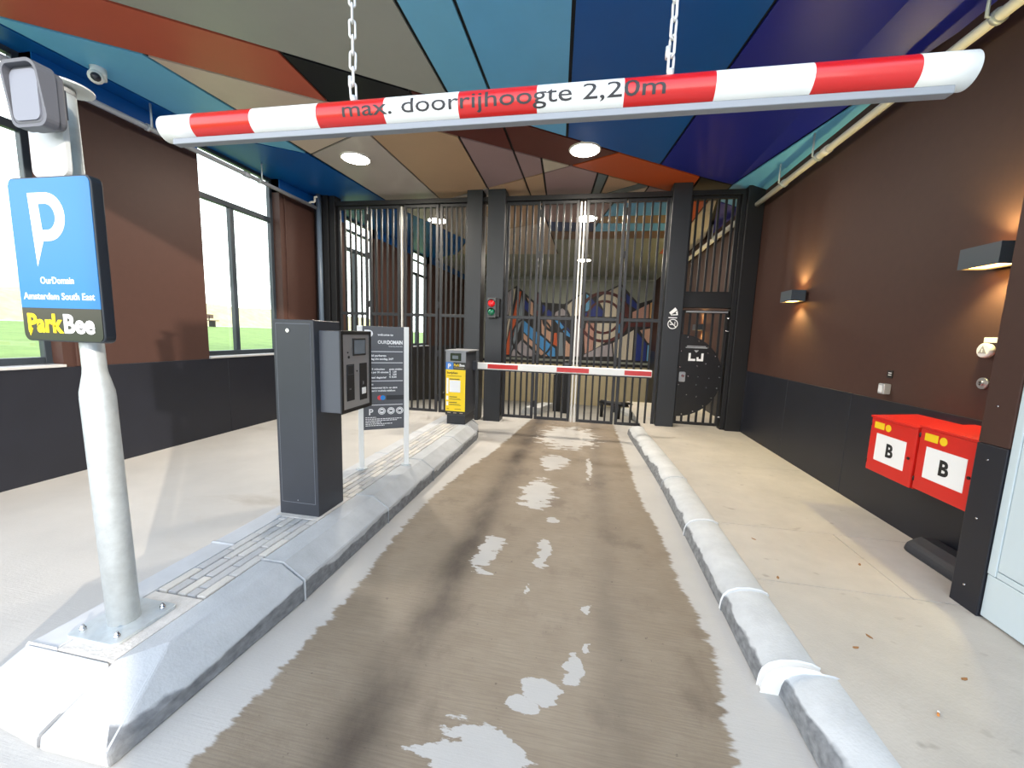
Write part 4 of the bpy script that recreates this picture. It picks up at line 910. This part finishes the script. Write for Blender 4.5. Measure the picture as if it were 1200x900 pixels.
# ------------------------------------------------------------------ wall lamps shining up and down
LB = mat('lamp_body', (70, 78, 86), .45)
def walllamp(y, z, label, xw=XR_, w=30.0):
    t = thing('wall_lamp', label, 'wall lamp', (xw, y, z), 'up and down wall lamps')
    x0_, x1_ = xw - .185, xw - .03; y0_, y1_ = y - .135, y + .135
    b = B(); b.box(x0_, x0_ + .012, y0_, y1_, z - .065, z + .065); b.box(x1_ - .012, x1_, y0_, y1_, z - .065, z + .065); b.box(x0_ + .012, x1_ - .012, y0_, y0_ + .012, z - .065, z + .065); b.box(x0_ + .012, x1_ - .012, y1_ - .012, y1_, z - .065, z + .065)
    b.build('lamp_housing', LB, t)
    B().box(x1_ - .005, xw + .002, y - .06, y + .06, z - .05, z + .05).build('wall_plate', LB, t)
    for s in (1, -1):
        B().box(x0_ + .013, x1_ - .013, y0_ + .013, y1_ - .013, min(z + s * .045, z + s * .056), max(z + s * .045, z + s * .056)).build('lamp_glass', mat('warm_lamp_glass', (255, 214, 150), .3, emit=(255, 186, 96), estr=14.0), t)
        ld = bpy.data.lights.new('lamp_beam', 'SPOT'); ld.energy = w; ld.color = (1.0, .85, .34); ld.spot_size = math.radians(118); ld.spot_blend = .7; ld.shadow_soft_size = .03
        lo = bpy.data.objects.new('lamp_beam', ld); COL.objects.link(lo); lo.location = ((x0_ + x1_) / 2, y, z + s * .066); lo.rotation_euler = (0 if s < 0 else PI, 0, 0); adopt(lo, t)
walllamp(5.52, 2.18, 'dark box wall lamp glowing up and down near the pedestrian gate')
walllamp(3.06, 2.185, 'dark box wall lamp glowing up and down above the red cabinets')
walllamp(9.7, 1.9, 'wall lamp glowing inside the garage behind the pedestrian gate', w=30); walllamp(12.5, 1.9, 'wall lamp glowing deep inside the garage on the right wall', w=30)

# ------------------------------------------------------------------ red cabinets on the right wall
RC = mat('cabinet_red', (206, 34, 24), .4, var=.03, scale=4)
def redbox(y0_, y1_, z0_, z1_, label):
    t = thing('fire_cabinet', label, 'fire cabinet', (2.42, (y0_ + y1_) / 2, z0_), 'red fire brigade cabinets')
    xf = 2.262
    B().box(xf + .02, XR_ - .012, y0_, y1_, z0_, z1_).build('cabinet_body', RC, t, bevel=.004)
    B().prism([(xf - .004, z1_ - .004), (XR_ - .012, z1_ + .022), (XR_ - .012, z1_ + .012), (xf - .004, z1_ - .018)], y0_ - .004, y1_ + .004, 'y').build('cabinet_lid', RC, t)
    d = B().box(xf, xf + .022, y0_ + .006, y1_ - .006, z0_ + .004, z1_ - .020).build('cabinet_door', RC, t, bevel=.004)
    ym, zm = (y0_ + y1_) / 2 , (z0_ + z1_) / 2 - .015
    B().box(xf - .002, xf + .004, ym - .145, ym + .145, zm - .105, zm + .105).build('white_plate', WHITEP, d)
    lettering('B', .135, (xf - .0026, ym, zm - .048), (0, -1, 0), ZU, BLACKP, d, bold=.005, align='CENTER', squash=.95)
    YL = mat('yellow_sticker', (236, 200, 20), .5)
    B().box(xf - .002, xf + .004, y1_ - .145, y1_ - .045, z1_ - .095, z1_ - .045).build('yellow_sticker', YL, d)
    B().prism(circ(y1_ - .185, z1_ - .072, .027, 20), xf - .002, xf + .004, 'x').build('yellow_sticker', YL, d)
    B().tube([(xf + .002, y0_ + .045, zm), (xf - .006, y0_ + .045, zm)], .010, 12).build('door_lock', BLACKM, d)
    for z_ in (z0_ + .07, z1_ - .07): B().tube([(xf + .006, y1_ - .004, z_ - .015), (xf + .006, y1_ - .004, z_ + .015)], .010, 8).build('door_hinge', BLACKM, d)
redbox(3.105, 3.555, .625, 1.065, 'red fire cabinet marked B with yellow stickers, further along toward the gate')
redbox(2.66, 3.09, .640, 1.085, 'red fire cabinet marked B with yellow stickers, against the end pier')

# ------------------------------------------------------------------ small fittings on the right wall
t = thing('key_box', 'small steel reader box on the brown wall below a black tag', 'reader', (XR_, 3.92, 1.24))
B().box(XR_ - .055, XR_ + .002, 3.885, 3.955, 1.195, 1.285).build('reader_body', mat('steel_pale', (186, 190, 194), .3, metal=.5), t, bevel=.008); B().box(XR_ - .058, XR_ - .05, 3.90, 3.945, 1.21, 1.27).build('reader_face', mat('reader_white', (220, 222, 224), .4), t, bevel=.002)
t = thing('wall_tag', 'small black tag with white lines on the brown wall', 'tag', (XR_, 3.92, 1.37))
B().box(XR_ - .006, XR_ + .002, 3.885, 3.945, 1.335, 1.40).build('tag_plate', BLACKP, t)
for z_ in (1.358, 1.376): B().box(XR_ - .0075, XR_ - .005, 3.895, 3.93, z_, z_ + .006).build('tag_line', WHITEP, t)
t = thing('call_point', 'round white emergency call point with triangle under a white label', 'call point', (XR_, 3.11, 1.60))
B().tube([(XR_ + .002, 3.11, 1.597), (XR_ - .028, 3.11, 1.597), (XR_ - .034, 3.11, 1.597)], [.047, .047, .040], 24).build('call_housing', WHITE, t)
B().prism([(3.138, 1.577), (3.082, 1.577), (3.11, 1.628)], XR_ - .0365, XR_ - .033, 'x').build('triangle_mark', mat('mark_grey', (150, 150, 150), .5), t)
B().box(XR_ - .038, XR_ - .034, 3.107, 3.113, 1.585, 1.608).build('mark_line', WHITEP, t)
tag(B().box(XR_ - .008, XR_ + .002, 3.055, 3.145, 1.648, 1.682).build('wall_label', WHITE, bevel=.002), 'blank white label strip above the round call point', 'label')
t = thing('key_switch', 'round steel key switch low on the brown wall under the call point', 'key switch', (XR_, 3.10, 1.38))
B().tube([(XR_ + .002, 3.10, 1.383), (XR_ - .014, 3.10, 1.383)], .037, 24).build('switch_plate', ALU, t); B().tube([(XR_ - .012, 3.10, 1.383), (XR_ - .024, 3.10, 1.383)], .016, 14).build('lock_cylinder', CHROME, t); B().box(XR_ - .026, XR_ - .022, 3.097, 3.103, 1.372, 1.390).build('keyhole', BLACKP, t)
# rubber wheel stop at the wall foot
b = B(); b.prism([(2.35, .13), (2.565, .13), (2.565, .245), (2.45, .25), (2.37, .20)], 2.68, 3.22, 'y')
t = tag(b.build('wheel_stop', mat('rubber_black', (44, 46, 52), .6, bump=.2, bscale=40), bevel=.03, seg=3), 'black rubber wheel stop lying at the wall foot below the red cabinets', 'wheel stop')
# litter
for i, (x, y, a) in enumerate(((1.48, 1.72, .9),)):
    o = B(); d_ = Vector((math.cos(a), math.sin(a), 0)) * .014; p_ = Vector((x, y, .137))
    t = thing('cigarette_butt', 'cigarette butt with orange filter on the pavement slab', 'litter', (x, y, .13))
    o.tube([p_ - d_, p_ + d_ * .1], .0042, 8).build('filter', mat('filter_orange', (214, 140, 70), .8), t); B().tube([p_ + d_ * .1, p_ + d_], .0042, 8).build('paper', WHITEP, t)
LEAF = mat('dry_leaf', (150, 108, 66), .8)
for x, y, a in ((1.38, 2.05, .3), (1.27, 2.6, 1.2), (1.5, 2.15, 2.0), (1.75, 1.95, .4), (1.32, 3.1, 2.4), (1.9, 2.9, 1.0)):
    u = Vector((math.cos(a), math.sin(a), 0)); w = Vector((-u.y, u.x, 0)); p_ = Vector((x, y, .1315))
    q = [p_ - u * .018, p_ - u * .006 + w * .008, p_ + u * .010 + w * .006, p_ + u * .018 + Vector((0, 0, .003)), p_ + u * .008 - w * .007, p_ - u * .008 - w * .007]
    tag(B().add([tuple(v) for v in q] + [tuple(v + Vector((0, 0, .0012))) for v in q], [(5, 4, 3, 2, 1, 0), (6, 7, 8, 9, 10, 11)] + [(k, (k + 1) % 6, 6 + (k + 1) % 6, 6 + k) for k in range(6)]).build('dry_leaf', LEAF), 'small dry brown leaf lying on the right pavement', 'leaf', 'leaves on the pavement')

# ------------------------------------------------------------------ inside the garage
t = thing('inner_barrier', 'red and white barrier arm on a black post inside the garage', 'barrier', (-.95, 10.6, -.4))
B().box(-.80, -.60, 10.5, 10.75, -.44, .75).build('barrier_post', BLACKM, t, bevel=.01); ia = B().box(-2.6, -.70, 10.42, 10.47, .60, .68).build('barrier_arm', WHITE, t, bevel=.004)
for x_ in (-1.05, -1.55, -2.05, -2.5): B().box(x_ - .11, x_ + .11, 10.415, 10.43, .605, .675).build('red_stripe', RED, ia)
t = thing('inner_terminal', 'black ticket terminal standing inside the garage behind the gate', 'terminal', (-.45, 9.9, -.34))
B().box(-.52, -.34, 9.85, 10.05, -.35, 1.0).build('terminal_body', BLACKM, t, bevel=.01); B().box(-.50, -.36, 9.84, 9.855, .7, .95).build('terminal_face', mat('reader_grey', (84, 87, 94), .45), t)
for lab, x0_, x1_, ya, yb in (('grey concrete kerb inside the garage below the inner barrier', -1.35, -.95, 8.6, 12.5), ('pale concrete kerb inside the garage along the right side', 1.15, 1.5, 7.6, 12.0)):
    t = thing('garage_kerb', lab, 'kerb', (x0_, ya, -.2))
    y = ya
    while y < yb:
        za, zb = -.136 * (y - 7.45), -.136 * (y + .97 - 7.45)
        v_ = [(x0_, y, za - .1), (x1_, y, za - .1), (x1_, y, za + .16), (x0_ + .06, y, za + .16), (x0_, y, za + .08), (x0_, y + .97, zb - .1), (x1_, y + .97, zb - .1), (x1_, y + .97, zb + .16), (x0_ + .06, y + .97, zb + .16), (x0_, y + .97, zb + .08)]
        B().add(v_, [(0, 1, 2, 3, 4), (9, 8, 7, 6, 5), (0, 5, 6, 1), (1, 6, 7, 2), (2, 7, 8, 3), (3, 8, 9, 4), (4, 9, 5, 0)]).build('kerb_stone', mat('inner_kerb', (196, 198, 198), .8, var=.08, scale=5), t, bevel=.006); y += .98
t = thing('guard_rail', 'low black curved guard rail inside the garage at the right kerb', 'rail', (1.0, 9.0, -.2))
B().tube([(.42, 9.75, .0), (.44, 9.4, .10), (.56, 9.15, .12), (.8, 9.08, .12), (1.08, 9.08, .12)], .055, 10).build('rail_bar', BLACKM, t)
for x_, y_ in ((.44, 9.4), (.8, 9.08), (1.07, 9.08)): B().tube([(x_, y_, -.26), (x_, y_, .14)], .04, 10).build('rail_post', BLACKM, t)
t = thing('chevron_panel', 'red and white curved warning panel leaning inside the left lane of the garage', 'warning panel', (-3.6, 10.5, -.4))
B().prism(circ(-3.55, .45, .28, 20, 0, 300), 10.5, 10.53, 'y').build('panel_disc', RED, t); B().prism([(-3.9, -.1), (-3.75, -.1), (-3.45, .6), (-3.55, .75)], 10.48, 10.50, 'y').build('white_stripe', WHITE, t); B().tube([(-3.55, 10.52, -.42), (-3.55, 10.52, .4)], .03, 8).build('panel_post', BLACKM, t)

# ------------------------------------------------------------------ outside the windows
DRY = mat('dry_bank', (206, 190, 138), .95, var=.22, scale=1.4, bump=.8, bscale=6)
def bank():
    b = B(); nx, ny = 6, 90; v = []
    for j in range(ny + 1):
        y = -40 + 115 * j / ny
        for i in range(nx + 1):
            x = -38.5 - i * 1.6; h = 1.45 + 2.5 * math.sin(min(1, i / 4.0) * PI / 2) + (random.uniform(-.22, .22) if i else 0); v.append((x, y, h))
    f = [(j * (nx + 1) + i + 1, j * (nx + 1) + i, (j + 1) * (nx + 1) + i, (j + 1) * (nx + 1) + i + 1) for j in range(ny) for i in range(nx)]
    b.add(v, f, True); o = b.build('planted_bank', DRY); o['kind'] = 'structure'; return o
bank(); struct(grid_plane('verge', -38.6, -36.9, -40, 75, 1.452, grass_mat()))
t = thing('park_bench', 'dark park bench beside the pale path beyond the lawn', 'bench', (-32.2, 28.5, 1.43))
for y_ in (27.6, 29.4): B().box(-32.5, -31.9, y_ - .05, y_ + .05, 1.40, 1.95).build('leg', BLACKM, t)
B().box(-32.5, -31.9, 27.2, 29.8, 1.93, 2.0).build('seat', mat('bench_wood', (96, 74, 62), .7), t); B().box(-32.56, -32.48, 27.2, 29.8, 2.15, 2.5).build('backrest', mat('bench_wood', (96, 74, 62), .7), t)
for y_ in (27.6, 29.4): B().box(-32.54, -32.48, y_ - .04, y_ + .04, 1.95, 2.4).build('back_support', BLACKM, t)
t = thing('tree_guard', 'slim metal tree guard standing on the lawn near the path', 'tree guard', (-30.8, 36, 1.42))
for dy in (-.45, 0, .45): B().tube([(-30.8, 36 + dy, 1.36), (-30.8, 36 + dy, 2.9)], .05, 8).build('stake', mat('stake_wood', (120, 100, 78), .8), t)
B().tube([(-30.8, 35.5, 2.8), (-30.8, 36.5, 2.8)], .05, 8).build('cross_bar', mat('stake_wood', (120, 100, 78), .8), t)
# viaduct seen through the nearer window
t = thing('viaduct', 'pale concrete viaduct with round piers beyond the lawn', 'viaduct', (-70, 20, 1.5))
CV = mat('viaduct_concrete', (206, 206, 206), .8)
B().box(-73, -68, -60, 38, 5.0, 6.4).build('deck', CV, t); B().box(-68.2, -67.9, -60, 38, 6.4, 7.4).build('parapet', CV, t)
for y_ in range(-50, 36, 14): B().tube([(-70.5, y_, 1.0), (-70.5, y_, 5.05)], .9, 14).build('pier', CV, t)
struct(grid_plane('far_ground', -160, -48, -120, 160, 1.4, grass_mat()))
